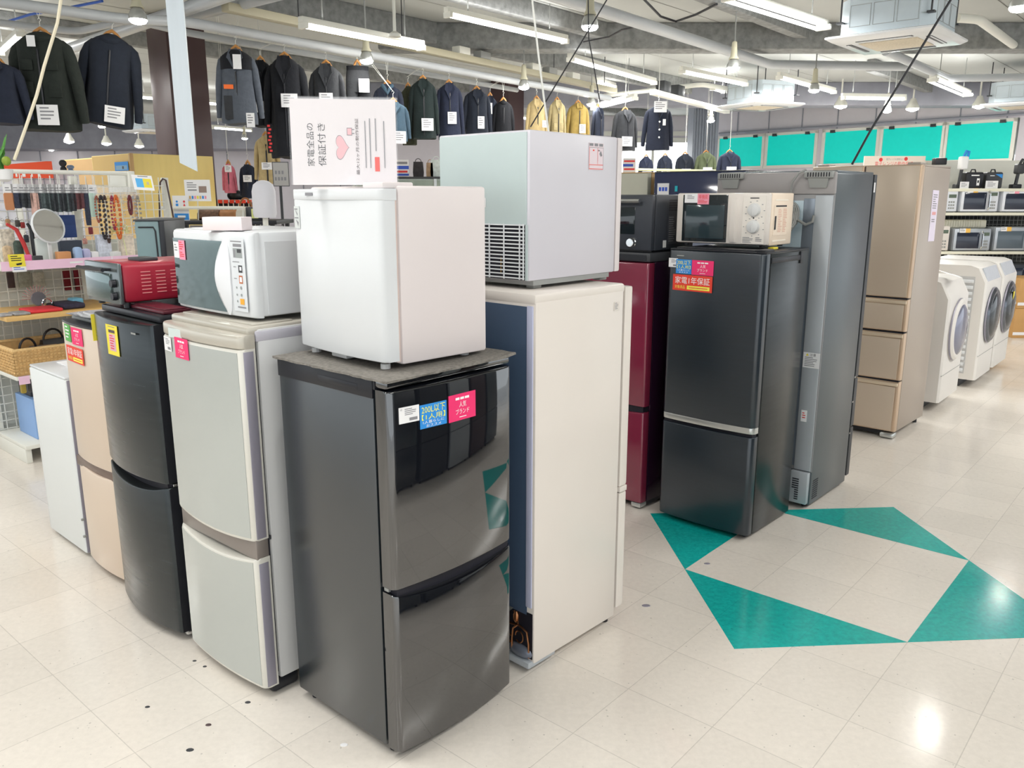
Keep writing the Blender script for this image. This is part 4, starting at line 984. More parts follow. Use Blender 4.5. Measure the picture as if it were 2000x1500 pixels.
for k in range(10): sv.box((.05, dL+.035, .05+k*.012), (.085 if k > 4 else .07, dL+.0365, .056+k*.012))
sv.build('vent_slot', M_void, R, smooth=0)
hd = MB()
for i in range(6):
    for k in range(9): hd.lathe([(.004, 0), (.004, .001)], (-.001, dL-.03-i*.012, .05+k*.012), 6, axis='x')
hd.build('vent_hole', M_void, R, smooth=0)
MB().box((.004, .055, 1.695), (wL-.004, dL-.01, 1.712), .004).build('top_panel', M_slate, R)
card(R, 'warning_label', (.088, dL+.0125, .825), (-1, 0, 0), FV, .085, .078, M_paper, [('p', [(.15, .22), (.24, .05), (.33, .22)], M_yel), ('t', '注意', .4, .05, .35, .18, M_ink)]+lines(6, .1, .3, .8, .65))
card(R, 'small_label', (.075, dL+.0125, .525), (-1, 0, 0), FV, .03, .06, M_paper, lines(3, .2, .2, .6, .6, M_redtext))
card(R, 'corner_label', (-.0006, .05, 1.66), (0, -1, 0), FV, .02, .05, M_paper)
cb = MB(); cx_, cz_ = .20, 1.50
for j in range(4): cb.tube([(cx_+.035*math.cos(a*PI/8)+.004*j, dL+.02+.008*j, cz_-.0+.06*math.sin(a*PI/8)-.01*j) for a in range(16)], .005, 6, closed=True)
cb.tube([(cx_+.0, dL+.02, cz_+.05), (cx_+.01, dL+.03, cz_+.12), (cx_, dL+.04, 1.66), (cx_-.03, dL+.045, 1.70), (cx_-.06, dL+.03, 1.716)], .005, 6)
cb.tube([(cx_-.03, dL+.03, cz_-.02), (.12, dL+.035, cz_-.045), (.09, dL+.03, cz_-.03), (.085, dL+.03, cz_+.0)], .007, 8)
cb.build('power_cord', M_greypl, R)
rv = MB()
for z in (.30, .48, .62): rv.lathe([(.006, 0), (.006, .006)], (-.0, .052, z), 8, axis='x')
rv.build('door_pin', M_chrome, R)
# ---- champagne french-door refrigerator
NM, TM = (2.554, 5.266), .824; wM, dM = .70, .603
R = mk_fridge('tall champagne drawer refrigerator beside the washing machines', frame_front_left(NM, TM, wM), wM, dM, .045, 1.775, .055, M_champside)
def frame_door(x0, x1, z0, z1, drawer):
    D_ = door_mesh(x1-x0, .052, z0, z1, .004, .012, .006, x0).build('drawer' if drawer else 'door', M_champtrim, R)
    if drawer:
        MB().box((x0+.008, -.0062, z0+.008), (x1-.020, .0, z1-.035), .002).build('drawer_front', M_champ2, D_)
        MB().box((x0+.004, -.010, z1-.030), (x1-.006, .004, z1-.008), .004).build('handle', mat('pale_champagne_handle', sr(222, 204, 180), .3, metal=.3), D_)
        MB().box((x0+.004, .0, z1), (x1-.004, .04, z1+.008)).build('shadow_gap', M_void, D_, smooth=0)
    else: MB().box((x0+.006, -.0058, z0+.006), (x1-.012, .0, z1-.006), .002).build('door_front', M_champ2, D_)
frame_door(0, wM*.5-.003, .948, 1.783, False); frame_door(wM*.5+.003, wM, .948, 1.783, False)
frame_door(0, wM*.5-.003, .728, .938, True); frame_door(wM*.5+.003, wM, .728, .938, True); frame_door(0, wM, .402, .716, True); frame_door(0, wM, .05, .392, True)
MB().box((wM*.5-.003, .01, .95), (wM*.5+.003, .05, 1.78)).build('door_gap', M_brown, R, smooth=0)
c_ = MB(); c_.box((.0, .02, 1.775), (wM, dM, 1.786), .003); c_.box((wM-.10, .03, 1.784), (wM-.02, .14, 1.80), .005); c_.box((.02, .03, 1.784), (.10, .14, 1.80), .005); c_.build('top_panel', M_champside, R)
MB().box((wM-.09, -.01, .004), (wM-.0, .07, .04), .012).build('front_foot', M_silver, R); MB().box((0, .02, .02), (wM-.08, .05, .045)).build('base_grille', M_black, R, smooth=0)
card(R, 'energy_label', (wM+.0006, .26, 1.63), (0, 1, -.02), (0, .03, -1), .13, .33, mat('lilac_paper', sr(222, 214, 232), .6), lines(7, .15, .08, .7, .3, M_greyink, 2)+[('r', .2, .42, .6, .06, mat('pale_red_ink', sr(220, 160, 160), .6)), ('r', .2, .56, .5, .02, M_greyink), ('r', .2, .60, .5, .02, M_greyink), ('r', .82, .5, .05, .28, M_paper), ('r', .05, .5, .05, .28, M_paper)])
# ---- two tall refrigerators behind the second row
def back_fridge(label, N, w, mfront, mside, z1, extra=None):
    R = mk_fridge(label, frame_front_left(N, .846, w), w, .6, .03, z1, .05, mside)
    door_mesh(w, .048, .62, z1, .004, .008).build('door', mfront, R); door_mesh(w, .048, .05, .61, .004, .008).build('door', mfront, R)
    MB().box((.0, .0, z1), (w, .6, z1+.008), .002).build('top_panel', mside, R); return R
M_navy = mat('navy_glass_door', (.010, .022, .085), .06, ior=1.8)
pN = at_y(1440, 337, 5.87); R = back_fridge('navy glass-fronted refrigerator behind the cream microwave', (1.62, 5.86), .735, M_navy, M_blackside, 1.762)
card(R, 'energy_label', (.035, -.006, 1.685), FU, FV, .10, .11, M_paper, [('r', .14+.26*k, .26, .2, .26, M_bluetext) for k in range(3)])
card(R, 'teal_mark', (.185, -.006, 1.665), FU, FV, .022, .04, mat('teal_ink', (.02, .5, .6), .5))
o = MB()
pg = at_y(1270, 338, 6.5)
back_fridge('stone-grey tall refrigerator left of the navy glass one', (pg.x-.02, pg.y-.02), .60, mat('stone_grey_door', sr(190, 190, 176), .4, noise=.03), M_tan, 1.765)

# ================================================================== WASHING MACHINES
def washer(label, loc, rz, body, glassm, ring=False, ribs=False, panel=True, h=1.0, tw=.60, td=.60):
    R = empty('washing_machine', label, 'washing machine', loc, rz)
    b = MB(); cs = [(0.03, .07), (.0, .07), (.0, h-.14), (.06, h-.02), (.12, h), (td, h), (td, .07)]   # side outline (y,z)
    prof = [(y, z) for y, z in cs[1:]]
    b.loft([[Vector((x, y+dy, z)) for y, z in prof] for x, dy in ((0, .015), (.015, 0), (tw-.015, 0), (tw, .015))]); b.build('body', body, R)
    MB().box((.03, .12, .0), (tw-.03, td-.05, .08), .005).build('base', M_dgrey, R)
    cx, cz = tw/2-.01, .60
    d = MB(); d.lathe([(.235, .004), (.235, -.02), (.215, -.034), (.20, -.034)], (cx, 0, cz), 36, axis='y'); d.build('door', mat('dark_chrome', sr(110, 114, 122), .2, metal=.8) if ring else body, R)
    MB().lathe([(.20, -.030), (.17, -.046), (.10, -.058), (.004, -.062)], (cx, 0, cz), 36, axis='y').build('door_glass', glassm, R)
    MB().lathe([(.238, -.006), (.240, -.012), (.236, -.018), (.232, -.012)], (cx, 0, cz), 36, axis='y').build('door_ring', M_lavside, R)
    MB().box((.0, -.0015, .275), (tw, .004, .279)).build('kick_seam', M_greypl, R, smooth=0)
    if panel: MB().loft([[Vector((.05, .008, h-.13)), Vector((tw-.05, .008, h-.13)), Vector((tw-.05, .055, h-.025)), Vector((.05, .055, h-.025))], [Vector((.05, .004, h-.128)), Vector((tw-.05, .004, h-.128)), Vector((tw-.05, .050, h-.020)), Vector((.05, .050, h-.020))]]).build('control_panel', mat('film_covered_panel', sr(196, 202, 212), .2, bump=.3, bscale=20), R, smooth=0)
    if ribs:
        r = MB()
        MB().box((-.002, .09, .12), (.004, .25, .94))  .build('side_recess', mat('light_grey_recess', sr(190, 190, 190), .5), R, smooth=0)
        for k in range(16): r.box((-.014, .10, .135+k*.050), (.004, .24, .163+k*.050), .004)
        r.build('side_rib', M_white, R)
    return R
M_wbody = mat('washer_white', sr(222, 219, 215), .3, noise=.02, nscale=2)
M_drk = mat('smoky_door_glass', (.018, .022, .028), .05, ior=1.6)
M_lilg = mat('pale_smoky_glass', sr(130, 132, 150), .08, metal=.3)
tW = .87
def washer_at(u, v, z, extra=0):
    p = at_z(u, v, z); return (p.x, p.y, 0)
W1 = washer('drum washing machine with pale round door beside the tall champagne refrigerator', washer_at(1832, 788, .07), tW, M_wbody, M_lilg, h=.99, panel=False)
card(W1, 'notice_sheet', (.02, .10, .993+.06), (1, .25, -.05), (-.1, -1, -.25), .26, .16, M_paper, [('r', 0, 0, .3, .06, mat('orange_print', sr(250, 170, 110), .5))])
p2 = washer_at(1904, 739, .09)
W2 = washer('drum washing machine with dark round door and ribbed side, middle of the three', p2, .865, M_wbody, M_drk, True, True, h=1.03)
p3 = (p2[0]+math.cos(.865)*.70, p2[1]+math.sin(.865)*.70, 0)
W3 = washer('farthest drum washing machine, yellow sticker on its dark door', p3, .865, M_wbody, M_drk, True, h=1.03)
card(W3, 'door_sticker', (.20, -.055, .75), FU, FV, .06, .07, M_yel)

# ================================================================== MICROWAVE SHELVES (right, runs along the view)
YS = 9.9
def sy(u, v, y=YS): return at_y(u, v, y)
zsh = [sy(1900, 368).z, sy(1900, 415).z, sy(1900, 491).z, sy(1985, 567).z, sy(1985, 629).z]
xl, xr = sy(1790, 420).x, sy(2080, 420).x
R = empty('display_shelving', 'white shelving of used microwaves against the far right', 'shelf', (0, 0, 0))
for k, z in enumerate(zsh):
    MB().box((xl, YS, z-.035), (xr, YS+.45, z), .004).build('shelf', mat('ivory_shelf', sr(226, 224, 206), .5), R)
mb = MB()
for x in (xl, sy(1937, 560).x, xr): mb.box((x-.02, YS+.42, 0), (x+.02, YS+.46, zsh[0]))
mb.build('upright', M_dgrey, R)
mb = MB()
x = xl
while x < xr: mb.box((x, YS+.40, .3), (x+.005, YS+.405, zsh[0])); x += .05
z = .3
while z < zsh[0]: mb.box((xl, YS+.40, z), (xr, YS+.405, z+.005)); z += .05
mb.build('wire_back', M_greypl, R, smooth=0)
MB().box((xl, YS+.46, 0), (xr, YS+.5, zsh[0])).build('back_panel', mat('dark_back_panel', sr(60, 62, 60), .7), R, smooth=0)
MB().box((xl, YS+.02, .0), (xr, YS+.45, .06)).build('base', M_dgrey, R, smooth=0)
MB().box((xl+.15, YS+.52, zsh[0]-.1), (xr+.3, YS+.56, 2.02)).build('upper_board', mat('ivory_board', sr(226, 226, 218), .6), R, smooth=0)
def shelf_oven(u0, v0, u1, v1, zs, label, cbody, cwin, ctrl_w=.22, hand=True, name='microwave', dep=.36, stick=None):
    a = sy(u0, v1, YS-.06); b = sy(u1, v0, YS-.06); w = b.x-a.x; h = b.z-zs
    R = empty(name, label, 'microwave', (a.x, YS-.06+.07, zs), 0, None)
    MB().box((0, .02, .008), (w, dep, h), .008).build('casing', cbody, R)
    MB().box((.003, 0, .012), (w-.003, .024, h-.004), .006).build('door', cbody, R)
    wr = w*(1-ctrl_w)
    MB().box((.035, -.003, .035), (wr-.03, .004, h-.045), .002).build('door_window', cwin, R)
    if hand: MB().tube([(wr-.008, -.004, .03), (wr-.008, -.03, .06), (wr-.008, -.03, h-.06), (wr-.008, -.004, h-.03)], .010, 8).build('handle', M_chrome, R)
    MB().box((wr+.02, -.003, h-.085), (w-.02, .002, h-.045), .001).build('display', mat('green_grey_display', sr(90, 104, 90), .3), R)
    k = MB()
    for i in range(3):
        for j in range(3): k.box((wr+.022+i*(w-wr-.05)/3, -.002, .04+j*.035), (wr+.022+(i+.75)*(w-wr-.05)/3, .002, .06+j*.035))
    k.build('button', M_greypl, R, smooth=0)
    if stick:
        card(R, 'price_label', (.06, -.006, h+.002), FU, FV, .07, .05, M_paper, lines(3, .1, .1, .8, .7))
        card(R, 'condition_label', (.13, -.006, h+.002), FU, FV, .055, .05, stick, ())
    MB().box((.02, .03, 0), (w-.02, dep-.02, .01)).build('foot', M_black, R)
    return R
M_wm = mat('white_oven_body', sr(222, 226, 234), .35); M_sm = mat('silver_oven_body', sr(180, 186, 194), .3, metal=.4); M_dwin = mat('dark_oven_window', (.018, .024, .045), .08, ior=1.6)
M_ol = mat('ochre_label', sr(240, 190, 90), .5)
shelf_oven(1815, 372, 1879, 413, zsh[1], 'white microwave at the left of the upper shelf, cut by the champagne refrigerator', M_wm, M_black, .36, False)
shelf_oven(1881, 368, 1960, 411, zsh[1], 'white microwave with silver handle, middle of the upper shelf', M_wm, M_dwin, .26, stick=M_ol)
shelf_oven(1962, 370, 2045, 411, zsh[1], 'white microwave with pink label at the right end of the upper shelf', M_wm, M_dwin, .2, stick=M_pinkpale)
shelf_oven(1800, 442, 1863, 489, zsh[2], 'cream microwave at the left of the second shelf', M_cream, M_dwin, .4, False)
shelf_oven(1866, 447, 1944, 489, zsh[2], 'dark-windowed silver microwave in the middle of the second shelf', M_sm, M_dwin, .24, stick=M_ol)
shelf_oven(1946, 444, 2030, 489, zsh[2], 'silver microwave at the right of the second shelf', M_sm, mat('grey_oven_window', (.10, .13, .16), .1), .2, stick=M_ol)
shelf_oven(1945, 517, 2030, 565, zsh[3], 'large black microwave on the third shelf, above the cardboard boxes', M_bk, M_dwin, .2)
shelf_oven(1965, 592, 2010, 627, zsh[4], 'small white toaster microwave low on the bottom shelf', M_wm, M_dwin, .3, False)
o = MB(); a = sy(1850, 450); o.box((0, 0, 0), (.55, .12, .10), .02); 
for k in range(16): o.box((.02+k*.03, -.006, .01), (.026+k*.03, .002, .09))
o = o.build('air_conditioner_unit', mat('yellowed_white', sr(214, 212, 196), .5), loc=(sy(1852, 440).x, YS+.16, zsh[2]+.30), smooth=0)
tag(o, 'long off-white ribbed heater lying between the upper two shelves', 'heater'); o.location.z = zsh[2]+.268
o.name = 'ribbed_heater'
# cases, cards and vacuum cleaners standing on top
def case(u0, v0, u1, v1, label, m, name, mark=None):
    a, b = sy(u0, v1, YS+.1), sy(u1, v0, YS+.1); w = b.x-a.x; h = b.z-zsh[0]
    R = empty(name, label, 'case', (a.x, YS+.12, zsh[0]), 0)
    MB().box((0, 0, 0), (w, .12, h), .02, 3).build('shell', m, R)
    MB().tube([(w*.35, .06, h-.005), (w*.4, .06, h+.03), (w*.6, .06, h+.03), (w*.65, .06, h-.005)], .008, 6).build('handle', M_black, R)
    items = mark or []
    card(R, 'front_print', (.01, -.001, h-.02), FU, FV, w-.02, h-.04, m, items)
case(1887, 336, 1925, 365, 'black soft case with white figure print on top of the shelving', M_black, 'carrying_case', [('r', .25, .08, .5, .08, M_wtext), ('r', .62, .35, .18, .55, M_wtext), ('r', .66, .5, .1, .2, M_black)])
case(1927, 336, 1963, 365, 'dark grey case with blue corner on top of the shelving', M_dgrey, 'carrying_case', [('p', [(.5, .02), (.98, .02), (.98, .35)], M_blue), ('r', .15, .12, .3, .05, M_wtext)])
def standing_card(u0, v0, u1, v1, y, label, zb=None, name='price_card', items=None, m=None):
    a, b = at_y(u0, v1, y), at_y(u1, v0, y); z0 = zb if zb is not None else a.z
    w, h = b.x-a.x, b.z-z0
    o = card(None, name, (0, 0, h), FU, FV, w, h, m or M_paper, items if items is not None else lines(4, .15, .15, .7, .7)); o.location = (a.x, y, z0)
    tag(o, label, 'card'); return o
standing_card(1874, 355, 1893, 367, YS+.05, 'white price card leaning before the black soft case', zsh[0])
standing_card(1924, 353, 1950, 366, YS+.05, 'white price card before the dark grey case with blue corner', zsh[0])
def stickvac(u, v0, label, ms):
    p = sy(u, 366, YS+.12); top = sy(u, v0, YS+.12); h = top.z-zsh[0]
    R = empty('vacuum_cleaner', label, 'vacuum cleaner', (p.x, YS+.15, zsh[0]), 0)
    MB().tube([(0, 0, .02), (.02, 0, h*.6)], .02, 8).build('tube', ms[0], R)
    MB().box((-.05, -.04, 0), (.06, .05, .05), .01).build('floor_head', ms[0], R)
    MB().box((-.02, -.05, h*.5), (.07, .05, h*.85), .02, 3).build('motor_unit', ms[1], R)
    MB().tube([(.02, 0, h*.82), (.05, 0, h), (.08, 0, h*.98), (.07, 0, h*.8)], .016, 8).build('handle', ms[2], R)
stickvac(1874, 294, 'upright vacuum cleaner with blue handle beside the champagne refrigerator', (M_dgrey, M_paper, M_blue))
stickvac(1985, 311, 'dark upright vacuum cleaner at the right edge', (M_black, M_dgrey, M_black))
# sign board on top of the champagne refrigerator's neighbour, against the wall
a, b = at_y(1718, 328, 9.9), at_y(1845, 305, 9.9)
o = card(None, 'hanging_signboard', (0, 0, .155), FU, FV, b.x-a.x, .17, mat('peach_board', sr(236, 222, 208), .5), [('d', .27, .25, .03, M_redtext), ('d', .68, .2, .03, M_redtext), ('t', '電子レンジの買取なら', .36, .15, .28, .15, M_greyink), ('t', '電子レンジの動作保証', .18, .38, .62, .30, M_redtext)], t=.02)
o.location = (a.x, YS+.47, a.z); tag(o, 'peach sign with red characters just above the tall champagne refrigerator', 'sign')
for i_ in range(1):
    q = at_y(1834, 322, YS+.35); o = MB().box((0, 0, 0), (.14, .1, .08), .01).build('small_black_box', M_black, loc=(q.x-.07, YS+.30, q.z)); tag(o, 'small black box at the right end of the peach sign', 'box')
# cardboard boxes low at the right edge
M_card = mat('corrugated_cardboard', sr(196, 152, 96), .7, noise=.06)
a = at_y(1988, 655, 9.2)
for k, lab in enumerate(('cardboard box on the floor at the right edge', 'cardboard box stacked on another at the right edge')):
    hB = .34; t = empty('cardboard_box', lab, 'box', (a.x+.01*k, 9.3, k*(hB+.002)), 0, None)
    MB().box((0, 0, 0), (.5, .4, hB), .004).build('carton', M_card, t); MB().box((-.001, -.002, hB*.1), (.5, -.0005, hB*.2)).build('blue_stripe', M_paper, t, smooth=0)

# ================================================================== HANGING CLOTHES
M_hang = M_wooddk
def cloth(name, col, n=.12): return mat('cloth_'+name, sr(*col), .92, noise=n, nscale=26, bump=.35, bscale=55)
def garment(kind, label, pos, h, w, m, rot=0., hood=False, collar='lapel', longs=False, cardpos=None, cardsz=(.10, .10), pocket=None, extra=None, string=0., swing=0., group=None, lean=0., name=None, parts=True, sway=(0, 0)):
    """pos = top of the shoulders; hangs down h metres, w metres wide over the sleeves."""
    nm = name or {'coat': 'coat', 'jacket': 'jacket', 'trousers': 'trousers', 'hoodie': 'hooded_jacket', 'shirt': 'shirt', 'cardigan': 'cardigan'}[kind]
    R = empty(nm, label, {'coat': 'coat', 'jacket': 'jacket', 'trousers': 'trousers', 'hoodie': 'jacket', 'shirt': 'shirt', 'cardigan': 'cardigan'}[kind], pos, rot, group)
    R.rotation_euler = (0, lean, rot)
    rnd = random.Random(hash(label) % 1000 if False else len(label)*7+int(abs(pos[0])*10)); seg = 20; ph = rnd.uniform(0, 6)
    th = min(.11, w*.26); b = MB(); rings = []
    if kind == 'trousers':
        prof = [(0, .46, .9), (-.08, .47, 1), (-.35, .50, 1), (-.7, .50, 1), (-1, .50, .9)]
    else:
        prof = [(.03, .09, .55), (.012, .13, .7), (-.02, .22, .8), (-.07, .31, .9), (-.11, .335, .95), (-.25, .33, 1), (-.45, .325, 1.02), (-.7, .345, 1.05), (-.92, .37, 1.1), (-1, .365, 1.1)]
    for z, rx, ry in prof:
        ring = []
        for j in range(seg):
            a = 2*PI*j/seg; fold = 1+.09*math.sin(5*a+ph+z*2)*min(1, max(0, -z*1.6)); 
            ca, sa = math.cos(a), math.sin(a); px = abs(ca)**.7*(1 if ca > 0 else -1)
            ring.append(Vector((rx*w*px*fold, ry*th*sa*fold, z*h+(.012*math.sin(3*a+ph)*h if z < -.9 else 0))))
        rings.append(ring)
    b.loft(rings)
    if kind != 'trousers':
        for s in (-1, 1):
            sl = []
            L_ = h*(.86 if not longs else .62); L_ = min(L_, .66*(w/.5)+.08)
            for q, off, r in ((.0, .24, .05), (.07, .30, .085), (.2, .35, .09), (.5, .40, .082), (.8, .435, .068), (1, .45, .060)):
                ring = []; cx = s*off*w; cz = -.05*h-q*L_; rr = r*w
                for j in range(12):
                    a = 2*PI*j/12; ring.append(Vector((cx+rr*math.cos(a)*(1+.1*math.sin(3*a+q*9+ph)), rr*1.0*math.sin(a)-.012+.02*q, cz+rr*.3*math.sin(a))))
                sl.append(ring)
            b.loft(sl)
    if kind == 'trousers':
        b = MB(); rings = []
        for z, rx in ((0, .40), (-.03, .42), (-.12, .46), (-.28, .48)): rings.append([Vector((rx*w*math.cos(2*PI*j/seg), th*.75*math.sin(2*PI*j/seg), z*h)) for j in range(seg)])
        b.loft(rings)
        for s in (-1, 1):
            b.loft([[Vector((s*.24*w+rx*w*math.cos(2*PI*j/14), th*.7*math.sin(2*PI*j/14)*(1+.1*math.sin(3*j)), z*h)) for j in range(14)] for z, rx in ((-.24, .24), (-.5, .25), (-.8, .23), (-1, .21))])
        for s in (-1, 1):
            pk = MB().box((s*.34*w, -th*.80, -.56*h), (s*.50*w, -th*.2, -.36*h), .01); pk.build('cargo_pocket', m, R)
        MB().loft([[Vector((.425*w*math.cos(2*PI*j/seg), th*.80*math.sin(2*PI*j/seg), z*h)) for j in range(seg)] for z in (-.045, .003)]).build('waistband', c_black, R)
    b.build('trouser_body' if kind == 'trousers' else 'garment_body', m, R, smooth=60)
    hg = MB()
    zt = .02*h
    hg.tube([(-.16*w, 0, zt-.03), (-.07*w, 0, zt+.018), (0, 0, zt+.04), (.07*w, 0, zt+.018), (.16*w, 0, zt-.03)], [.008, .012, .015, .012, .008], 8)
    hg.build('hanger', M_hang, R)
    hk = MB(); hk.tube([(0, 0, zt+.05), (0, 0, zt+.085), (.012, 0, zt+.10), (0, 0, zt+.115), (-.01, 0, zt+.105)], .0025, 5)
    if string > 0: hk.tube([(0, 0, zt+.11), (.012+sway[0], sway[1], zt+.11+string)], .002, 5); hk.tube([(0, 0, zt+.11), (-.014+sway[0], sway[1], zt+.11+string)], .002, 5)
    hk.build('hanger_hook', M_wire, R)
    if parts and kind != 'trousers':
        f = -th*.98
        if hood or kind == 'hoodie':
            b2 = MB(); b2.ell((0, -th*.35, -.045*h), w*.20, th*.75, .07*h, 10); b2.build('hood', m, R, smooth=60)
        else:
            c2 = MB()
            for s in (-1, 1):
                if collar == 'lapel': pts = [(0, -.30), (.13*s, -.13), (.17*s, -.10), (.12*s, .03), (.05*s, .02)]
                else: pts = [(0, -.10), (.10*s, -.12), (.13*s, -.02), (.06*s, .035), (.02*s, .02)]
                ring0 = [Vector((x*w, (-th*1.10-.012) if i_ in (0, 1) else (-th*.95-.014 if i_ == 2 else -th*.55-.012), z*h*(.8/max(h, .8)))) for i_, (x, z) in enumerate(pts)]
                ring1 = [p_+Vector((0, .012, 0)) for p_ in ring0]
                if s < 0: ring0.reverse(); ring1.reverse()
                c2.loft([ring0, ring1])
            c2.build('collar', m, R, smooth=30)
        fl = MB(); fl.box((-.006, -th*1.10, -.96*h), (.008, -th*.9, -.16*h), .003); fl.build('front_placket', M_black, R)
        if pocket:
            for s in (-1, 1):
                MB().box((s*.10*w-.0, -th*1.13, -.66*h), (s*.26*w, -th*.95, -.50*h), .004).build('pocket', m, R)
                if pocket > 1: MB().box((s*.08*w, -th*1.12, -.38*h), (s*.24*w, -th*.95, -.27*h), .004).build('pocket', m, R)
    if cardpos:
        x, z = cardpos; cw, chh = cardsz
        card(R, 'price_card', (x*w-cw/2, -th*1.22-.01, -z*h), FU, FV, cw, chh, M_paper, lines(4, .15, .12, .7, .7))
    if extra: extra(R, w, h, th)
    return R
def pipeline(u):
    a, b = (at_z(-60, -5, 3.0), at_z(238, 37, 3.0)) if u < 300 else (at_z(360, 42, 3.0), at_z(1190, 192, 3.0))
    return a, math.atan2(b.y-a.y, b.x-a.x)
def hang(kind, label, u, vt, vb, wpx, m, rot=0., off=0., **k):
    """hang a garment from the clothes pipe below pixel column u."""
    pl0, PLA = pipeline(u)
    p = at_plane(u, vt, pl0.x-math.sin(PLA)*off, pl0.y+math.cos(PLA)*off, PLA); sc = p.y/F_PX/CP
    h = (vb-vt)*sc; w = wpx*sc
    st = max(0, 2.97-p.z-.02*h-.11)
    ox, oy = math.sin(PLA)*off, -math.cos(PLA)*off; c_r, s_r = math.cos(rot), math.sin(rot)
    return garment(kind, label, p, h, w, m, rot, string=st, sway=(c_r*ox+s_r*oy, -s_r*ox+c_r*oy), **k)
c_navy = cloth('navy', (34, 40, 56)); c_black = cloth('black', (24, 26, 32)); c_olivebk = cloth('olive_black', (34, 40, 36)); c_ink = cloth('ink', (30, 36, 48))
c_grey = cloth('work_grey', (82, 88, 98)); c_char = cloth('charcoal', (52, 54, 58)); c_green = cloth('dark_green', (26, 38, 38)); c_den = cloth('denim', (62, 84, 100))
c_beige = cloth('beige', (184, 164, 120)); c_khaki = cloth('khaki', (176, 162, 122)); c_must = cloth('mustard', (166, 142, 80)); c_olive = cloth('olive', (96, 106, 80)); c_blue = cloth('mid_navy', (38, 44, 64)); c_pinkc = cloth('pink', (212, 118, 136))
def yoke(R, w, h, th):
    MB().loft([[Vector((rx*w*1.05*abs(math.cos(2*PI*j/20))**.7*(1 if math.cos(2*PI*j/20) > 0 else -1), ry*th*1.12*math.sin(2*PI*j/20), z*h)) for j in range(20)] for z, rx, ry in ((.014, .13, .7), (-.02, .22, .8), (-.07, .31, .9), (-.11, .335, .95), (-.25, .335, 1))]).build('yoke', c_black, R, smooth=60)
    card(R, 'orange_patch', (-.26*w, -th*1.15, -.47*h), FU, FV, .2*w, .06*h, mat('orange_patch', sr(240, 110, 40), .6))
    card(R, 'white_tag', (-.03*w, -th*1.2, -.06*h), FU, FV, .07, .12, M_paper)
    MB().box((-.28*w, -th*1.12, -.95*h), (-.1*w, -th*.8, -.62*h), .006).build('lower_panel', c_char, R)
def redprint(R, w, h, th):
    card(R, 'red_lettering', (-.42*w, -th*1.1, -.66*h), FU, FV, .05, .30*h, c_black, [('r', .15+.2*(k % 2), .04+.12*k, .5, .07, M_redtext) for k in range(8)])
def scarf(R, w, h, th): MB().tube([(-.14*w, -th*.6, .0*h), (-.06*w, -th*1.1, -.08*h), (0, -th*1.25, -.16*h), (.06*w, -th*1.1, -.08*h), (.14*w, -th*.6, .0)], .02, 8).build('scarf', c_den, R)
def buttons(R, w, h, th):
    b = MB()
    for k in range(3): b.lathe([(.012, 0), (.012, .004)], (-.0, -th*1.2-.01, -(.36+.18*k)*h), 10, axis='y')
    b.build('button', M_silver, R); card(R, 'white_tag', (.10*w, -th*1.2, -.30*h), FU, FV, .04, .08, M_paper)
def topcard(R, w, h, th): card(R, 'price_card', (-.08, -th*1.2, .06), FU, FV, .17, .14, M_paper, lines(4, .1, .1, .8, .7))
hang('jacket', 'navy jacket cut by the left edge of the picture', -6, 125, 228, 96, c_navy, .2)
hang('jacket', 'biggest dark olive-black parka hanging at the upper left', 80, 70, 232, 128, c_olivebk, .15, hood=True, pocket=2, cardpos=(.06, .74), cardsz=(.155, .15), extra=lambda R, w, h, th: card(R, 'white_tag', (-.10*w, -th*1.3, -.03*h), FU, FV, .06, .08, M_paper))
hang('jacket', 'tilting navy-black jacket beside the dark brown column', 218, 74, 226, 112, c_ink, .35, hood=True, cardpos=(.12, .78), cardsz=(.15, .13), lean=.14)
hang('jacket', 'grey work jacket with black shoulders and orange patch', 461, 102, 225, 82, c_grey, .15, cardpos=(.26, .86), cardsz=(.07, .12), extra=yoke)
hang('shirt', 'black top partly hidden behind the grey work jacket', 509, 122, 232, 56, c_black, .1, off=.25, cardpos=(.05, .62), cardsz=(.12, .10))
hang('coat', 'long black coat with red side lettering and white card', 556, 116, 286, 84, c_black, .1, longs=True, cardpos=(.10, .36), cardsz=(.15, .12), extra=redprint)
hang('jacket', 'black jacket above the sideways warranty poster', 637, 130, 262, 72, c_char, .1, cardpos=(.0, .36), cardsz=(.13, .12))
hang('trousers', 'dark grey cargo trousers hanging above the poster', 698, 130, 290, 46, c_char, .2, cardpos=(.22, .14), cardsz=(.105, .13))
hang('jacket', 'navy jacket with a blue scarf round its collar', 757, 168, 262, 62, c_navy, .1, extra=scarf)
hang('shirt', 'blue denim shirt right of the poster', 768, 202, 268, 62, c_den, .3, off=-.35, cardpos=(.1, .75), cardsz=(.13, .12))
hang('jacket', 'olive-trimmed black jacket glimpsed left of the green cardigan', 797, 172, 270, 34, cloth('black_olive', (52, 54, 38)), .2, off=.2)
hang('cardigan', 'dark green striped cardigan with white card', 826, 158, 258, 56, c_green, .15, cardpos=(.1, .66), cardsz=(.13, .13))
hang('jacket', 'navy blue jacket right of the dark green cardigan', 877, 166, 262, 54, c_blue, .15, cardpos=(.06, .5), cardsz=(.1, .13))
hang('coat', 'black coat directly above the pale green fridge rear', 931, 178, 268, 56, c_ink, .2, cardpos=(.08, .5), cardsz=(.08, .14))
hang('jacket', 'narrow dark jacket with a tall white card behind the black coat', 957, 190, 268, 32, c_navy, .2, off=.15, cardpos=(-.1, .14), cardsz=(.07, .13))
hang('hoodie', 'black hooded jacket in front of the far brown column', 983, 199, 268, 42, c_black, .1)
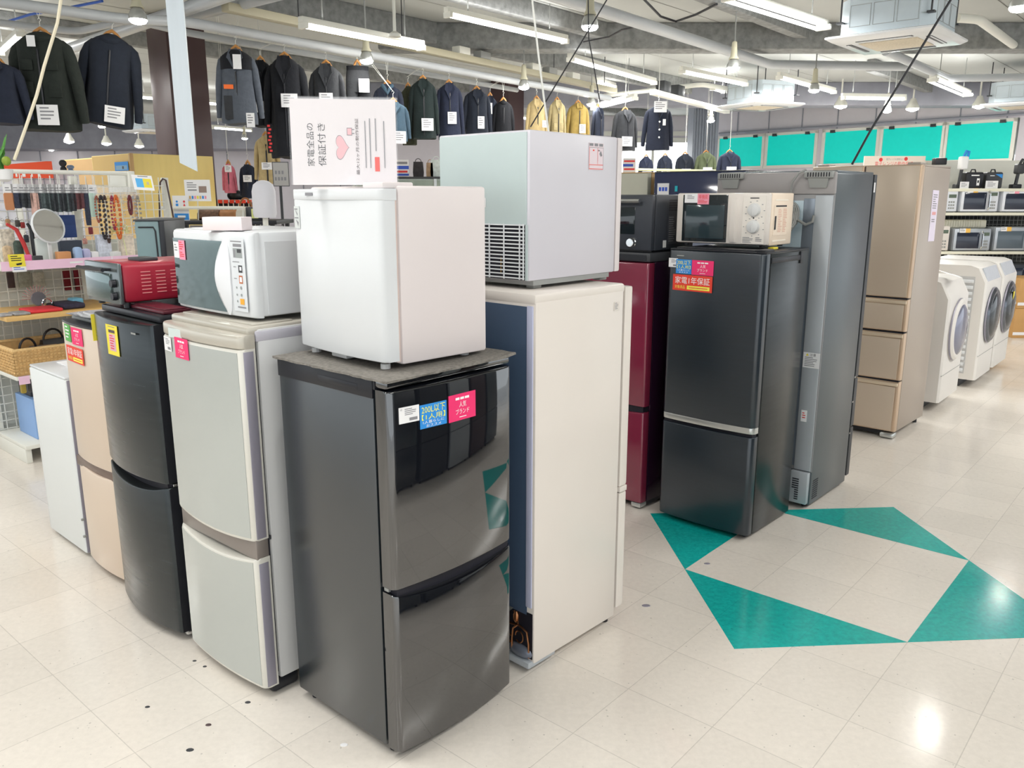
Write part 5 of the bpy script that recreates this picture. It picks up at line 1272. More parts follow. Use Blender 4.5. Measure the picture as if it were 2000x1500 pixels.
hang('coat', 'light beige coat crossed by a black wire', 1048, 196, 275, 42, c_beige, .2, cardpos=(.3, .45), cardsz=(.07, .09))
hang('coat', 'khaki trench coat between beige and mustard coats', 1088, 198, 275, 36, c_khaki, .3, pocket=1)
hang('coat', 'mustard coat with white card', 1129, 204, 275, 46, c_must, .2, collar='small', cardpos=(.1, .50), cardsz=(.09, .12))
hang('jacket', 'slim navy jacket right of the mustard coat', 1168, 212, 275, 32, c_navy, .7)
def place(kind, label, u, vt, vb, wpx, m, y, rot=0., **k):
    p = at_y(u, vt, y); sc = y/F_PX/CP
    return garment(kind, label, p, (vb-vt)*sc, wpx*sc, m, rot, string=3.6-p.z-.02*(vb-vt)*sc-.11, **k)
place('jacket', 'charcoal tailored jacket left of the navy blazer', 1221, 217, 286, 52, c_char, 12.0, .3, cardpos=(-.05, .66), cardsz=(.16, .13))
place('jacket', 'navy blazer with light buttons under the white duct', 1286, 209, 284, 58, c_navy, 11.5, .0, extra=lambda R, w, h, th: (buttons(R, w, h, th), topcard(R, w, h, th)))
for (u, w_px, vt, m_, lab) in [(1262, 30, 308, c_blue, 'leftmost small navy jacket against the bright window'), (1299, 32, 306, c_navy, 'small navy jacket second from left against the bright window'), (1338, 38, 303, c_ink, 'darkest jacket at the right side of the bright window'), (1379, 44, 300, c_olive, 'small olive jacket in front of the grey shuttered column'), (1425, 48, 299, c_blue, 'blue jacket with two white cards before the boarded window')]:
    place('jacket', lab, u, vt, vt+62, w_px, m_, 15.0 if u < 1400 else 14.0, 0, cardpos=(.02, .40), cardsz=(.16, .11))
place('shirt', "small pink child's top on a hanger below the brown column", 446, 322, 372, 27, c_pinkc, 9.0, .1, cardpos=(.05, .02), cardsz=(.07, .07))
place('coat', "navy child's overall right of the pink top", 484, 323, 382, 36, c_navy, 9.0, 0, cardpos=(.05, .30), cardsz=(.09, .07))
place('coat', 'beige trench coat hanging left of the poster', 519, 268, 350, 48, c_beige, 8.6, .2, cardpos=(.0, .55), cardsz=(.10, .07))
# yellow rail in front of the far jackets
a, b = at_y(1240, 331, 14.6), at_y(1405, 334, 14.6)
o = MB().tube([a, b], .02, 8).build('garment_rail', mat('pale_yellow_rail', sr(222, 220, 160), .5)); tag(o, 'pale yellow rail under the small far jackets', 'rail')
for q in (a, b): o_ = MB().tube([q, (q.x, q.y, 0)], .015, 8).build('rail_post', M_metalw, o)

# ================================================================== LEFT: ACCESSORY GONDOLA
G0 = (-2.94, 4.74); gx, gy = Vector((math.cos(GRID), math.sin(GRID), 0)), Vector((-math.sin(GRID), math.cos(GRID), 0))
def gl(u, v, off=0.):      # pixel -> (x, z) on the plane a given depth into the gondola
    px, py = G0[0]+gy.x*off, G0[1]+gy.y*off; p = at_plane(u, v, px, py, GRID)
    return (p-Vector((px, py, 0))).dot(gx), p.z
def gw(x, y, z): return Vector((G0[0], G0[1], 0))+gx*x+gy*y+Vector((0, 0, z))
M_pinkshelf = mat('pale_pink_strip', sr(238, 200, 224), .5)
LG = 1.25
R = empty('gondola_shelf', 'white wire-backed gondola shelf of accessories at the left', 'shelf', (G0[0], G0[1], 0), GRID)
mb = MB()
for x in (.0, LG): mb.box((x, .02, .0), (x+.035, .55, .09), .004); 
mb.box((0, .0, .09), (LG, .5, .115), .003); mb.build('base_deck', M_metalw, R)
mb = MB()
for x in (.0, LG/2, LG):
    mb.box((x, .50, 0), (x+.04, .54, 1.72), .002)
mb.build('upright', M_metalw, R)
mb = MB()
for k in range(26): mb.box((-.002, .512, .1+k*.05), (.001, .522, .125+k*.05)); mb.box((-.002, .528, .1+k*.05), (.001, .536, .125+k*.05))
mb.build('slot', M_void, R, smooth=0)
mb = MB(); x = 0
while x < LG+.03: mb.box((x, .49, .1), (x+.005, .495, 1.72)); x += .055
z = .12
while z < 1.7: mb.box((0, .49, z), (LG, .495, z+.005)); z += .055
mb.build('wire_back', M_wire, R, smooth=0)
MB().box((0, .545, .05), (LG, .56, 1.3)).build('back_panel', mat('pale_panel', sr(214, 216, 210), .7), R, smooth=0)
MB().box((0, .0, .520), (LG, .5, .545), .003).build('shelf', M_metalw, R)
MB().box((-.02, -.03, .878), (LG, .5, .905), .004).build('shelf', M_wood, R, ).__setitem__('label', 'light wooden shelf board')
sp_ = MB().box((0, .02, 1.168), (LG, .5, 1.19), .003).build('shelf', M_metalw, R)
card(sp_, 'pink_price_strip', (0, .0, 1.222), FU, FV, LG, .055, M_pinkshelf, [('r', .30, .35, .06, .2, M_paper), ('r', .5, .02, .004, .96, M_paper)]+[('r', .52+.04*k, .4, .02, .2, M_paper) for k in range(6)])
card(sp_, 'yellow_tag', (.04, -.006, 1.262), FU, Vector((.05, 0, -1)), .085, .072, M_yel, lines(3, .15, .12, .7, .5, M_ink)+[('p', [(.4, .75), (.8, .68), (.75, .85), (.45, .88)], M_ink)], label='yellow price tag')
card(sp_, 'white_tag', (.055, -.004, 1.195), FU, FV, .075, .035, M_paper, lines(2, .1, .2, .8, .6, M_bluetext))
card(R, 'pink_price_strip', (.01, -.002, .545), FU, FV, .06, .05, M_pinkshelf)
# hanging bar
mb = MB(); xb0, zb0 = gl(-20, 326, .20); xb1, zb1 = gl(250, 337, .20)
zbar = 1.735
mb = MB(); mb.tube([(-.35, .2, zbar), (xb1, .2, zbar)], .013, 8); mb.tube([(-.35, .2, zbar-.085), (xb1, .2, zbar-.085)], .004, 6)
for k in range(12): x = -.3+(xb1+.28)*k/11; mb.tube([(x, .2, zbar), (x, .2, zbar-.085)], .003, 5)
mb.box((xb1-.01, .17, zbar-.12), (xb1+.03, .5, zbar+.015), .004); mb.box((-.02, .2, zbar-.01), (.02, .5, zbar+.01), .004)
mb.build('hanging_bar', M_metalw, R)
# packs hanging on it
def pack(x, body, bw, bh, label, first=None, tw=.052):
    t = empty('accessory_pack', label, 'accessory', gw(x, .19, zbar-.085), GRID, 'accessories in clear bags on the hanging bar')
    card(t, 'header_card', (-tw/2, -.002, .012), FU, FV, tw*1.12, .056, M_paper, lines(2, .2, .35, .6, .5))
    MB().tube([(0, 0, -.005), (0, .004, .012), (0, .012, .006)], .002, 5).build('hook', M_wire, t)
    b = MB()
    b.loft([[Vector((-bw/2*q, -.006, -.04-bh*z)), Vector((bw/2*q, -.006, -.04-bh*z)), Vector((bw/2*q, .006, -.04-bh*z)), Vector((-bw/2*q, .006, -.04-bh*z))] for z, q in ((0, .9), (.1, 1), (.5, 1.02), (.9, .95), (1, .8))])
    b.build('bag_contents', body, t); return t
M_pk = [mat('pack_tan', sr(190, 130, 90), .5), mat('pack_navy_dot', sr(50, 56, 76), .5, noise=.6, nscale=200), mat('pack_dark', sr(56, 60, 66), .35, noise=.6, nscale=120), mat('pack_blush', sr(220, 180, 168), .5, noise=.2, nscale=60), mat('pack_slate', sr(84, 96, 98), .3, noise=.5, nscale=90), mat('pack_maroon', sr(96, 56, 60), .4, noise=.3, nscale=60), mat('pack_mint', sr(190, 216, 204), .5, noise=.1)]
packs = [(12, 0, .05, .10, 'tan'), (28, 1, .045, .09, 'navy dotted'), (40, 2, .05, .085, 'dark'), (50, 2, .05, .09, 'black'), (62, 3, .045, .15, 'blush pink long'), (72, 2, .04, .17, 'dark long'), (82, 4, .045, .12, 'slate'), (91, 4, .045, .115, 'slate'), (100, 2, .045, .11, 'dark'), (109, 4, .045, .115, 'slate'), (118, 2, .045, .11, 'dark'), (127, 4, .045, .115, 'slate'), (136, 2, .045, .11, 'dark'), (146, 5, .045, .10, 'maroon'), (155, 5, .04, .095, 'maroon'), (164, 1, .03, .20, 'blue silver watch-like'), (176, 6, .05, .15, 'mint white')]
order = {}
ORD = ['first', 'second', 'third', 'fourth', 'fifth']
for u, mi, bw, bh, nm in packs:
    same = [q for q in packs if q[4] == nm]; k = same.index((u, mi, bw, bh, nm))
    lab = ('only %s bag with white header card on the white hanging bar' % nm) if len(same) == 1 else ('%s bag with white header card, %s of its colour from the left' % (nm, ORD[k]))
    x, _ = gl(u, 350, .19); pack(x, M_pk[mi], bw, bh, lab)
def necklace(x, col, ln, wd, bead, label):
    t = empty('necklace', label, 'necklace', gw(x, .17, zbar-.085), GRID)
    m = mat('beads_'+label.split()[0], sr(*col), .25, noise=.3, nscale=80)
    MB().box((-.015, -.004, -.07), (.015, .004, .0)).build('clear_tab', M_plate, t, smooth=0)
    b = MB(); n = 26
    for i in range(n):
        a = 2*PI*i/n; px = wd*math.sin(a); pzz = -.06-ln/2+ln/2*math.cos(a)
        b.ell((px, 0, pzz), bead, bead, bead*1.3, 5)
    b.build('bead_string', m, t, smooth=60)
for u, col, ln, wd, bd, lab in [(190, (150, 80, 60), .20, .012, .006, 'russet bead necklace, first after the clear bags'), (199, (40, 36, 40), .33, .016, .009, 'black bead necklace, longest of the row'), (206, (70, 50, 46), .36, .014, .008, 'dark-brown bead necklace hanging low'), (213, (220, 190, 120), .30, .014, .005, 'golden bead necklace right of the low dark-brown one'), (220, (150, 40, 70), .26, .01, .007, 'crimson bead necklace left of the orange one'), (228, (214, 110, 50), .33, .018, .010, 'orange chunky bead necklace on the hanging bar'), (238, (216, 206, 190), .26, .016, .005, 'ivory bead necklace right of the orange one'), (247, (220, 200, 150), .28, .018, .004, 'cream thin necklace left of the short wine one'), (255, (110, 44, 50), .14, .010, .009, 'wine short bead necklace on the hanging bar'), (262, (180, 180, 184), .30, .012, .006, 'silver grey bead necklace right of the wine one'), (271, (150, 146, 140), .31, .012, .007, 'grey stone necklace near the bracket')]:
    x, _ = gl(u-6, 350, .17); necklace(x, col, ln*.8, wd, bd, lab)
# things standing on the pink-edged shelf
zs_ = 1.191
def sbox(u0, u1, v0, y, dep, label, name, m, cat='box', z=zs_, bev=.003, rot=0, vb=None):
    x0, _ = gl(u0, 470, y); x1, _ = gl(u1, 470, y); _, zt = gl((u0+u1)/2, v0, y)
    h = max(.01, zt-z); o = MB().box((0, 0, 0), (x1-x0, dep, h), bev).build(name, m, loc=gw(x0, y, z+.0005), rotz=GRID+rot); tag(o, label, cat); return o
x_, z_ = gl(93, 442, .12)
MT = Matrix.Translation((0, 0, z_-zs_)) @ Matrix.Rotation(-.22, 4, 'X')
R = empty('table_mirror', 'round white-rimmed mirror on a stand on the pink-edged shelf', 'mirror', gw(x_, .12, zs_), GRID+.25)
rr = .098
MB().lathe([(rr+.006, .0), (rr+.008, -.008), (rr, -.014), (rr-.002, -.008)], (0, 0, 0), 36, axis='y', M=MT).build('rim', M_white, R)
MB().lathe([(rr-.002, -.006), (rr-.003, -.009), (.002, -.009)], (0, 0, 0), 36, axis='y', M=MT).build('mirror_glass', mat('mirror_surface', (.8, .8, .8), .03, metal=1), R)
MB().box((-.012, -.0, .02), (.012, .01, z_-zs_-rr), .003).build('stem', M_plas, R); MB().box((-.05, -.03, 0), (.05, .05, .012), .004).build('base', M_plas, R)
sbox(70, 112, 466, .16, .06, 'clear plastic case standing under the round mirror', 'plastic_case', mat('milky_plastic', sr(206, 214, 212), .2))
sbox(120, 152, 420, .35, .02, 'dark blue folder standing behind the mirror', 'folder', mat('navy_folder', sr(52, 76, 134), .5), 'folder', z=1.33)
bl = bpy.data.objects.get('folder')
sbox(116, 160, 470, .30, .10, 'dark navy box on the pink-edged shelf right of the mirror', 'storage_box', mat('navy_box', sr(62, 70, 86), .5))
sbox(110, 136, 492, .10, .05, 'low orange-brown box in front of the dark navy box', 'small_box', mat('orange_brown_box', sr(214, 152, 100), .5))
sbox(145, 160, 483, .08, .06, 'light blue pouch on the pink-edged shelf', 'pouch', mat('light_blue_pouch', sr(160, 186, 222), .6), 'pouch', bev=.015)
sbox(160, 176, 486, .10, .05, 'lilac pouch right of the light blue one', 'pouch', mat('lilac_pouch', sr(186, 186, 220), .6), 'pouch', bev=.015)
sbox(190, 217, 458, .20, .04, 'white earring display card stand with blue dots', 'display_stand', mat('blue_dotted_card', sr(216, 222, 236), .5, noise=.25, nscale=60), 'display stand')
sbox(235, 262, 460, .24, .04, 'white floral earring display stand below the pale flower', 'display_stand', mat('floral_card', sr(232, 220, 206), .5, noise=.25, nscale=50), 'display stand')
sbox(176, 190, 492, .12, .05, 'small white box between lilac pouch and earring stand', 'small_box', M_paper)
sbox(218, 234, 492, .12, .05, 'small white ring box right of the dotted earring stand', 'small_box', M_plas)
sbox(62, 80, 500, .06, .04, 'thin dark grey box under the clear case', 'small_box', M_dgrey)
sbox(2, 30, 448, .30, .08, 'pale jar rack at the left end of the pink-edged shelf', 'jar_rack', mat('cluttered_pale', sr(214, 206, 190), .5, noise=.5, nscale=40), 'rack')
sbox(30, 46, 470, .25, .08, 'dark green ornament left of the umbrella handles', 'ornament', mat('dark_green_thing', sr(70, 86, 78), .6, noise=.4, nscale=50), 'ornament', bev=.02)
sbox(6, 24, 480, .12, .06, 'light brown ornament above the yellow price tag', 'ornament', mat('light_brown_thing', sr(196, 172, 140), .6, noise=.4, nscale=50), 'ornament', bev=.02)
sbox(42, 58, 498, .04, .02, 'deep pink card beside the yellow price tag', 'pink_card', mat('deep_pink_card', sr(236, 120, 170), .5), 'card', bev=.001)
for u, m_, lab, tilt in [(60, mat('red_handle', sr(196, 60, 60), .4), 'red curved umbrella standing left of the mirror', -.10), (68, M_black, 'black folding umbrella standing next to the red one', .0)]:
    x, _ = gl(u, 500, .20); _, zt = gl(u-4, 436, .2)
    o = MB().tube([(0, 0, 0), (.0+tilt*.3, 0, (zt-zs_)*.5), (tilt*.6, 0, (zt-zs_)*.85), (tilt*.9-.02, 0, zt-zs_)], [.010, .013, .012, .008], 8).build('umbrella', m_, loc=gw(x, .2, zs_), rotz=GRID); tag(o, lab, 'umbrella')
for k, (u, v, w_, h_, c3, lab) in enumerate([(4, 428, .03, .05, (240, 240, 240), 'white'), (14, 424, .028, .06, (190, 150, 110), 'tan'), (23, 430, .03, .05, (228, 222, 214), 'ivory'), (33, 426, .03, .055, (90, 84, 80), 'dark taupe'), (43, 430, .028, .05, (170, 60, 60), 'brick red'), (6, 452, .03, .045, (220, 180, 90), 'gold'), (50, 455, .03, .06, (60, 66, 74), 'slate black'), (176, 440, .03, .06, (150, 60, 70), 'crimson'), (165, 462, .03, .05, (220, 160, 150), 'rose'), (278, 455, .03, .05, (70, 70, 200), 'bright blue')]):
    x, z = gl(u, v, .47); t = empty('keyring', lab+' keyring hanging on the wire behind the pink-edged shelf', 'keyring', gw(x, .47, z), GRID)
    MB().box((-w_/2, -.006, -h_), (w_/2, .006, -.012), .006).build('charm', mat('charm_%d' % k, sr(*c3), .4, noise=.3, nscale=90), t)
    MB().tube([(.008*math.cos(a*PI/5), 0, -.004+.008*math.sin(a*PI/5)) for a in range(10)], .0015, 5, closed=True).build('ring', M_chrome, t)
# pale flower
x, z = gl(228, 446, .22); fl = MB(); rnd = random.Random(9)
for k in range(22):
    a = rnd.uniform(0, 2*PI); r_ = rnd.uniform(.0, .035); fl.ell((r_*math.cos(a)*1.6, rnd.uniform(-.02, .02), r_*math.sin(a)), rnd.uniform(.012, .022), .008, rnd.uniform(.010, .018), 6)
fl.tube([(0, 0, 0), (.02, .0, -.1), (.03, 0, -(z-zs_))], .003, 5)
o = fl.build('artificial_flower', mat('pale_yellow_petal', sr(228, 230, 176), .7), loc=gw(x+.02, .22, z), rotz=GRID, smooth=60); tag(o, 'pale yellow artificial flower below the necklaces', 'flower')
# things hanging behind, on the wire between the two shelves
def hangflat(u0, v0, u1, v1, off, label, name, m, cat):
    x0, z1 = gl(u0, v0, off); x1, z0 = gl(u1, v1, off); o = MB().box((0, -.008, 0), (x1-x0, .008, z1-z0), .003).build(name, m, loc=gw(x0, off, z0), rotz=GRID); tag(o, label, cat); return o
hangflat(12, 532, 30, 562, .48, 'black and brown wallet hanging under the pink-edged shelf', 'wallet', mat('brown_black_wallet', sr(70, 56, 56), .5, noise=.5, nscale=20), 'wallet')
hangflat(34, 532, 62, 560, .48, 'olive-grey cloth pouch hanging under the pink-edged shelf', 'pouch', mat('olive_grey_pouch', sr(150, 152, 138), .7, noise=.3, nscale=50), 'pouch')
hangflat(62, 532, 88, 558, .48, 'pale grey cloth pouch hanging right of the olive one', 'pouch', mat('pale_grey_pouch', sr(186, 184, 170), .7, noise=.3, nscale=50), 'pouch')
hangflat(122, 528, 142, 566, .53, 'dark red cloth seen through the wire, left piece', 'cloth', mat('dark_red_cloth', sr(130, 36, 46), .8, noise=.3, nscale=30), 'cloth')
hangflat(143, 527, 163, 566, .53, 'dark red cloth seen through the wire, right piece', 'cloth', mat('dark_red_cloth', sr(130, 36, 46), .8), 'cloth')
# on the wooden shelf
def wflat(u0, u1, v, y, dep, h, label, name, m, cat, bev=.008, rot=0):
    x0, _ = gl(u0, v, y); x1, _ = gl(u1, v, y); o = MB().box((0, 0, 0), (x1-x0, dep, h), bev, 3).build(name, m, loc=gw(x0, y, .906), rotz=GRID+rot); tag(o, label, cat); return o
wflat(58, 124, 602, .02, .20, .020, 'red flat pouch on the light wooden shelf', 'flat_pouch', mat('bright_red_fabric', sr(226, 60, 70), .6, noise=.08, nscale=20), 'pouch', .009)
wflat(28, 60, 607, -.01, .12, .016, 'silver-grey flat pouch left of the red one', 'flat_pouch', mat('silver_grey_wrap', sr(150, 150, 152), .3, noise=.3, nscale=30), 'pouch', .006)
wflat(0, 24, 607, .0, .10, .014, 'grey flat packet at the left end of the wooden shelf', 'packet', mat('grey_wrap2', sr(160, 160, 164), .3, noise=.3, nscale=30), 'packet', .005)
wflat(124, 168, 598, .06, .22, .035, 'folded dark navy garment on the wooden shelf', 'folded_garment', mat('dark_navy_fabric', sr(62, 60, 80), .9, noise=.3, nscale=40), 'garment', .014)
wflat(142, 164, 585, .18, .10, .05, 'light blue cloth behind the folded navy garment', 'cloth', mat('light_blue_cloth', sr(120, 184, 214), .8), 'cloth', .012)
x, _ = gl(76, 590, .3)
t = MB(); t.lathe([(.04, -.004), (.045, 0), (.04, .004)], (0, 0, .055), 18, axis='y'); t = t.build('hand_mirror', mat('grey_disc', sr(120, 122, 130), .3), loc=gw(x, .3, .906), rotz=GRID); tag(t, 'round grey disc standing behind the red flat pouch', 'hand mirror')
t = MB()
for k in range(14): a = PI*k/13; t.tube([(0, 0, .055), (.085*math.cos(a), 0, .055+.085*math.sin(a))], .0015, 4)
t = t.build('wire_fan', mat('pink_wire', sr(216, 140, 150), .4), loc=gw(x+.0, .33, .906), rotz=GRID); tag(t, 'pink wire fan ornament behind the grey disc', 'ornament')
x, _ = gl(92, 590, .22); o = MB().tube([(.028*math.cos(a*PI/8), 0, .034+.028*math.sin(a*PI/8)) for a in range(16)], .005, 6, closed=True).build('bracelet', M_chrome, loc=gw(x, .22, .906), rotz=GRID); tag(o, 'silver bracelet loop behind the red flat pouch', 'bracelet')
x, _ = gl(100, 590, .2); o = MB().box((0, 0, 0), (.09, .06, .03), .012, 3).build('sunglasses_case', M_black, loc=gw(x, .2, .906), rotz=GRID+.3); tag(o, 'small black case right of the bracelet loop', 'case')
o = MB().loft([[Vector((0, 0, 0)), Vector((.07, 0, 0)), Vector((.07, .02, 0)), Vector((0, .02, 0))], [Vector((0, .03, .12)), Vector((.05, .03, .12)), Vector((.05, .05, .12)), Vector((0, .05, .12))]]).build('purse', mat('maroon_leather', sr(120, 44, 66), .5), loc=gw(-.06, .25, .906), rotz=GRID); tag(o, 'maroon purse at the left end of the wooden shelf', 'purse')
# basket and its contents on the middle shelf
xb_, _ = gl(134, 690, .02)
R = empty('wicker_basket', 'wicker basket of bags under the wooden shelf', 'basket', gw(-.0, .0, .547), GRID)
bw_ = .52; bd = .44; bh = .15
mb = MB()
for z0_, z1_ in ((0, bh),):
    for (a, b) in (((0, 0), (bw_, .02)), ((0, bd-.02), (bw_, bd)), ((0, 0), (.02, bd)), ((bw_-.02, 0), (bw_, bd))): mb.box((a[0], a[1], z0_), (b[0], b[1], z1_), .004)
mb.box((0, 0, 0), (bw_, bd, .01))
for k in range(8):
    for i in range(24):
        x = bw_*i/24; zz = .008+k*.018; mb.ell((x+bw_/48, -.001+(.0015 if (i+k) % 2 else -.0015), zz+.009), bw_/46, .006, .010, 5)
    for i in range(20): y = bd*i/20; mb.ell((-.001+(.0015 if (i+k) % 2 else -.0015), y+bd/40, .008+k*.018+.009), .006, bd/38, .010, 5)
mb.build('woven_body', M_wicker, R, smooth=60)
rm = MB()
for (a, b) in (((0, .01), (bw_, .01)), ((bw_-.01, 0), (bw_-.01, bd)), ((0, bd-.01), (bw_, bd-.01)), ((.01, 0), (.01, bd))): rm.tube([(a[0], a[1], bh), (b[0], b[1], bh)], .012, 8)
rm.build('rim', mat('light_wicker', sr(222, 188, 132), .7, noise=.15, nscale=60), R)
def bag(x, y, w, d, h, z, rot, label, m, name='handbag', cat='bag', strap=True):
    R = empty(name, label, cat, gw(x, y, z), GRID+rot)
    b = MB(); b.loft([[Vector((sx*w/2*q, sy*d/2*q2, h*zz)) for sx, sy in ((-1, -1), (0, -1.15), (1, -1), (1.05, 0), (1, 1), (0, 1.15), (-1, 1), (-1.05, 0))] for zz, q, q2 in ((0, .92, .8), (.15, 1, 1), (.6, .98, .9), (1, .9, .45))]); b.build('bag_body', m, R, smooth=50)
    if strap: MB().tube([(w*.38*math.cos(PI*k/10), 0, h*.95+h*.5*math.sin(PI*k/10)) for k in range(11)], .007, 6).build('strap', m, R)
M_bk2 = mat('black_leather', (.015, .015, .02), .35, noise=.2, nscale=30)
bag(.12, .12, .14, .08, .13, .56, .3, 'black leather bag at the front left inside the basket', M_bk2)
bag(.24, .22, .16, .07, .12, .56, -.2, 'grey-brown bag in the middle of the basket', mat('grey_brown_leather', sr(120, 108, 100), .5), strap=False)
bag(.33, .30, .16, .08, .14, .56, .1, 'black bag with long strap at the back of the basket', M_bk2)
bag(.40, .14, .07, .05, .13, .56, .0, 'small orange-yellow pouch in the basket', mat('orange_yellow_fabric', sr(250, 180, 50), .6), 'pouch', 'pouch', False)
bag(.22, .08, .18, .03, .10, .56, .0, 'pale turquoise pouch lying at the front of the basket', mat('pale_turquoise', sr(170, 220, 214), .6), 'pouch', 'pouch', False)
# below
x0, z1 = gl(28, 752, .22); x1, _ = gl(64, 752, .22)
o = MB().box((0, 0, 0), (.22, .2, .13), .004).build('black_box', M_dgrey, loc=gw(.12, .18, .372), rotz=GRID); tag(o, 'dark box with white frame standing on the blue carton', 'box')
R = empty('carton', 'light blue carton with white panel on the base deck', 'box', gw(.10, .10, .116), GRID)
MB().box((0, 0, 0), (.25, .3, .254), .003).build('carton_box', mat('sky_blue_carton', sr(140, 176, 226), .5), R)
card(R, 'front_print', (.0, -.001, .25), FU, FV, .25, .245, mat('sky_blue_carton', sr(140, 176, 226), .5), [('r', .08, .28, .9, .45, mat('white_blue_panel', sr(214, 228, 240), .5)), ('t', 'UVライト', .14, .42, .75, .15, M_ink), ('r', .14, .62, .5, .03, M_greyink), ('r', .05, .1, .2, .12, M_paper), ('d', .28, .86, .08, M_yel), ('d', .62, .86, .08, M_yel)], label='blue and white carton front')
for k, (x, c3, lb) in enumerate([(.03, (160, 140, 60), 'yellow'), (.07, (60, 60, 62), 'black'), (.12, (190, 190, 190), 'silver'), (.17, (90, 60, 50), 'brown'), (.22, (120, 150, 90), 'green')]):
    o = MB().box((0, 0, 0), (.03, .03, .07+.01*(k % 3)), .008).build('hanging_charm', mat('charm_'+lb, sr(*c3), .4), loc=gw(x, .04, .43), rotz=GRID); tag(o, lb+' charm hanging under the basket shelf', 'charm')

# ---- things behind the gondola
# yellow veneered partition cabinets
c0 = at_y(262, 384, 8.3)
def cabinet(label, x, y, lr, ll, h, mface, mside):
    R = empty('wooden_partition', label, 'partition', (x, y, 0), GRID)
    MB().box((0, 0, 0), (lr, ll, h), .003).build('cabinet_body', mface, R)
    MB().box((-.004, .02, .02), (.002, ll-.02, h-.01)).build('side_panel', mside, R, smooth=0)  # yellow veneer too; the darker tone stands in for shade on this face
    MB().box((-.006, -.004, 0), (.03, .03, h+.002), .003).build('corner_post', M_tan, R)
cabinet('tall yellow veneered partition below the dark brown column', c0.x, 8.3, .87, .9, 2.0, M_yelwood, mat('yellow_veneer_shaded', sr(220, 186, 116), .5))
c1 = at_y(190, 384, 9.7); cabinet('second partition with shade-toned tan side, left of the yellow veneered one', c1.x, 9.7, .3, .9, 2.02, M_yelwood, M_tan)
a = at_plane(226, 317, c0.x, 8.3, GRID+PI/2); b = at_plane(254, 333, c0.x, 8.3, GRID+PI/2)
o = card(None, 'blue_sign', (0, 0, 0), (math.sin(GRID), -math.cos(GRID), 0), FV, (b-a).xy.length, a.z-b.z, M_blue, [('r', .08, .4, .84, .5, mat('light_blue_print', sr(130, 170, 200), .5)), ('r', .55, .5, .12, .3, M_dgrey)]); o.location = (a.x-.008, a.y-.01, a.z); tag(o, 'blue sign on the side of the yellow veneered partition', 'sign')
# red banner
a = at_y(12, 348, 7.2); b = at_y(101, 315, 7.2)
o = card(None, 'red_banner', (0, 0, b.z-a.z), FU, FV, b.x-a.x, b.z-a.z, mat('orange_red_board', sr(236, 84, 44), .5), [('r', .0, .55, .1, .5, M_wtext), ('r', .22, .62, .04, .3, M_wtext), ('r', .36, .62, .07, .3, M_wtext), ('r', .55, .62, .03, .3, M_wtext), ('r', .7, .62, .04, .3, M_wtext), ('p', [(0, 0), (.9, 0), (0, .2)], M_wallp)], t=.01); o.location = (a.x, 7.2, a.z); tag(o, 'orange-red banner behind the white hanging bar', 'banner'); MB().box((.05, .012, -a.z), (.09, .03, .1)).build('banner_post', M_metalw, o, smooth=0)
# tile-like white wire wall behind the accessories
a = at_y(-40, 340, 7.4); b = at_y(148, 340, 7.4)
R = empty('grid_wall', 'white panel with fine grid behind the accessories', 'panel', (a.x, 7.42, 0), 0)
MB().box((0, .01, 0), (b.x-a.x, .03, a.z)).build('board', mat('white_grid_board', sr(222, 222, 230), .6), R, smooth=0)
g = MB(); x = 0
while x < b.x-a.x: g.box((x, -.002, .2), (x+.006, .01, a.z)); x += .09
z = .2
while z < a.z: g.box((0, -.002, z), (b.x-a.x, .01, z+.006)); z += .09
g.build('grid', mat('pale_grey_grid', sr(180, 182, 192), .6), R, smooth=0)
for u0, u1, v0, c3, lab in [(117, 132, 312, (40, 46, 50), 'black figure with red top on the white grid panel'), (132, 145, 322, (120, 140, 166), 'grey-blue figure right of the black one')]:
    p = at_y((u0+u1)/2, 341, 7.43); q = at_y((u0+u1)/2, v0, 7.43); m_ = mat('fig_%d' % u0, sr(*c3), .4); hh_ = q.z-a.z
    t = MB(); t.ell((0, 0, hh_*.3), .03, .02, hh_*.3, 8); t.ell((0, 0, hh_*.75), .035, .02, hh_*.25, 8); t = t.build('ornament', m_, loc=(p.x, 7.435, a.z+.001)); tag(t, lab, 'ornament')
# plant at the left edge, hung from the cream rope
p = at_y(6, 322, 3.6); pl = empty('hanging_plant', 'green long-leaved plant hanging from the rope at the left edge', 'plant', (p.x, 3.6, p.z))
lf = MB(); rnd = random.Random(2)
for k in range(20):
    a = rnd.uniform(-1.1, .5); L_ = rnd.uniform(.08, .15)
    pts = [Vector((math.sin(a)*L_*t*t*.6-.01, rnd.uniform(-.02, .02), -.02+L_*t)) for t in (0, .33, .66, 1)]
    for s0, s1, w0, w1 in ((0, 1, .004, .007), (1, 2, .007, .005), (2, 3, .005, .001)):
        P0_, P1_ = pts[s0], pts[s1]; lf.add([P0_+Vector((-w0, 0, 0)), P0_+Vector((w0, 0, 0)), P1_+Vector((w1, 0, 0)), P1_+Vector((-w1, 0, 0))], [(0, 1, 2, 3)])
lf.build('leaf', mat('leaf_green', sr(90, 150, 70), .5, noise=.2), pl, smooth=0)
MB().ell((.028, -.02, .015), .018, .018, .020, 10).build('fruit', mat('olive_green_fruit', sr(130, 150, 50), .5), pl, smooth=60)
MB().lathe([(.01, -.07), (.03, -.06), (.035, -.02), (.03, -.018)], n=12).build('pot', M_plas, pl)

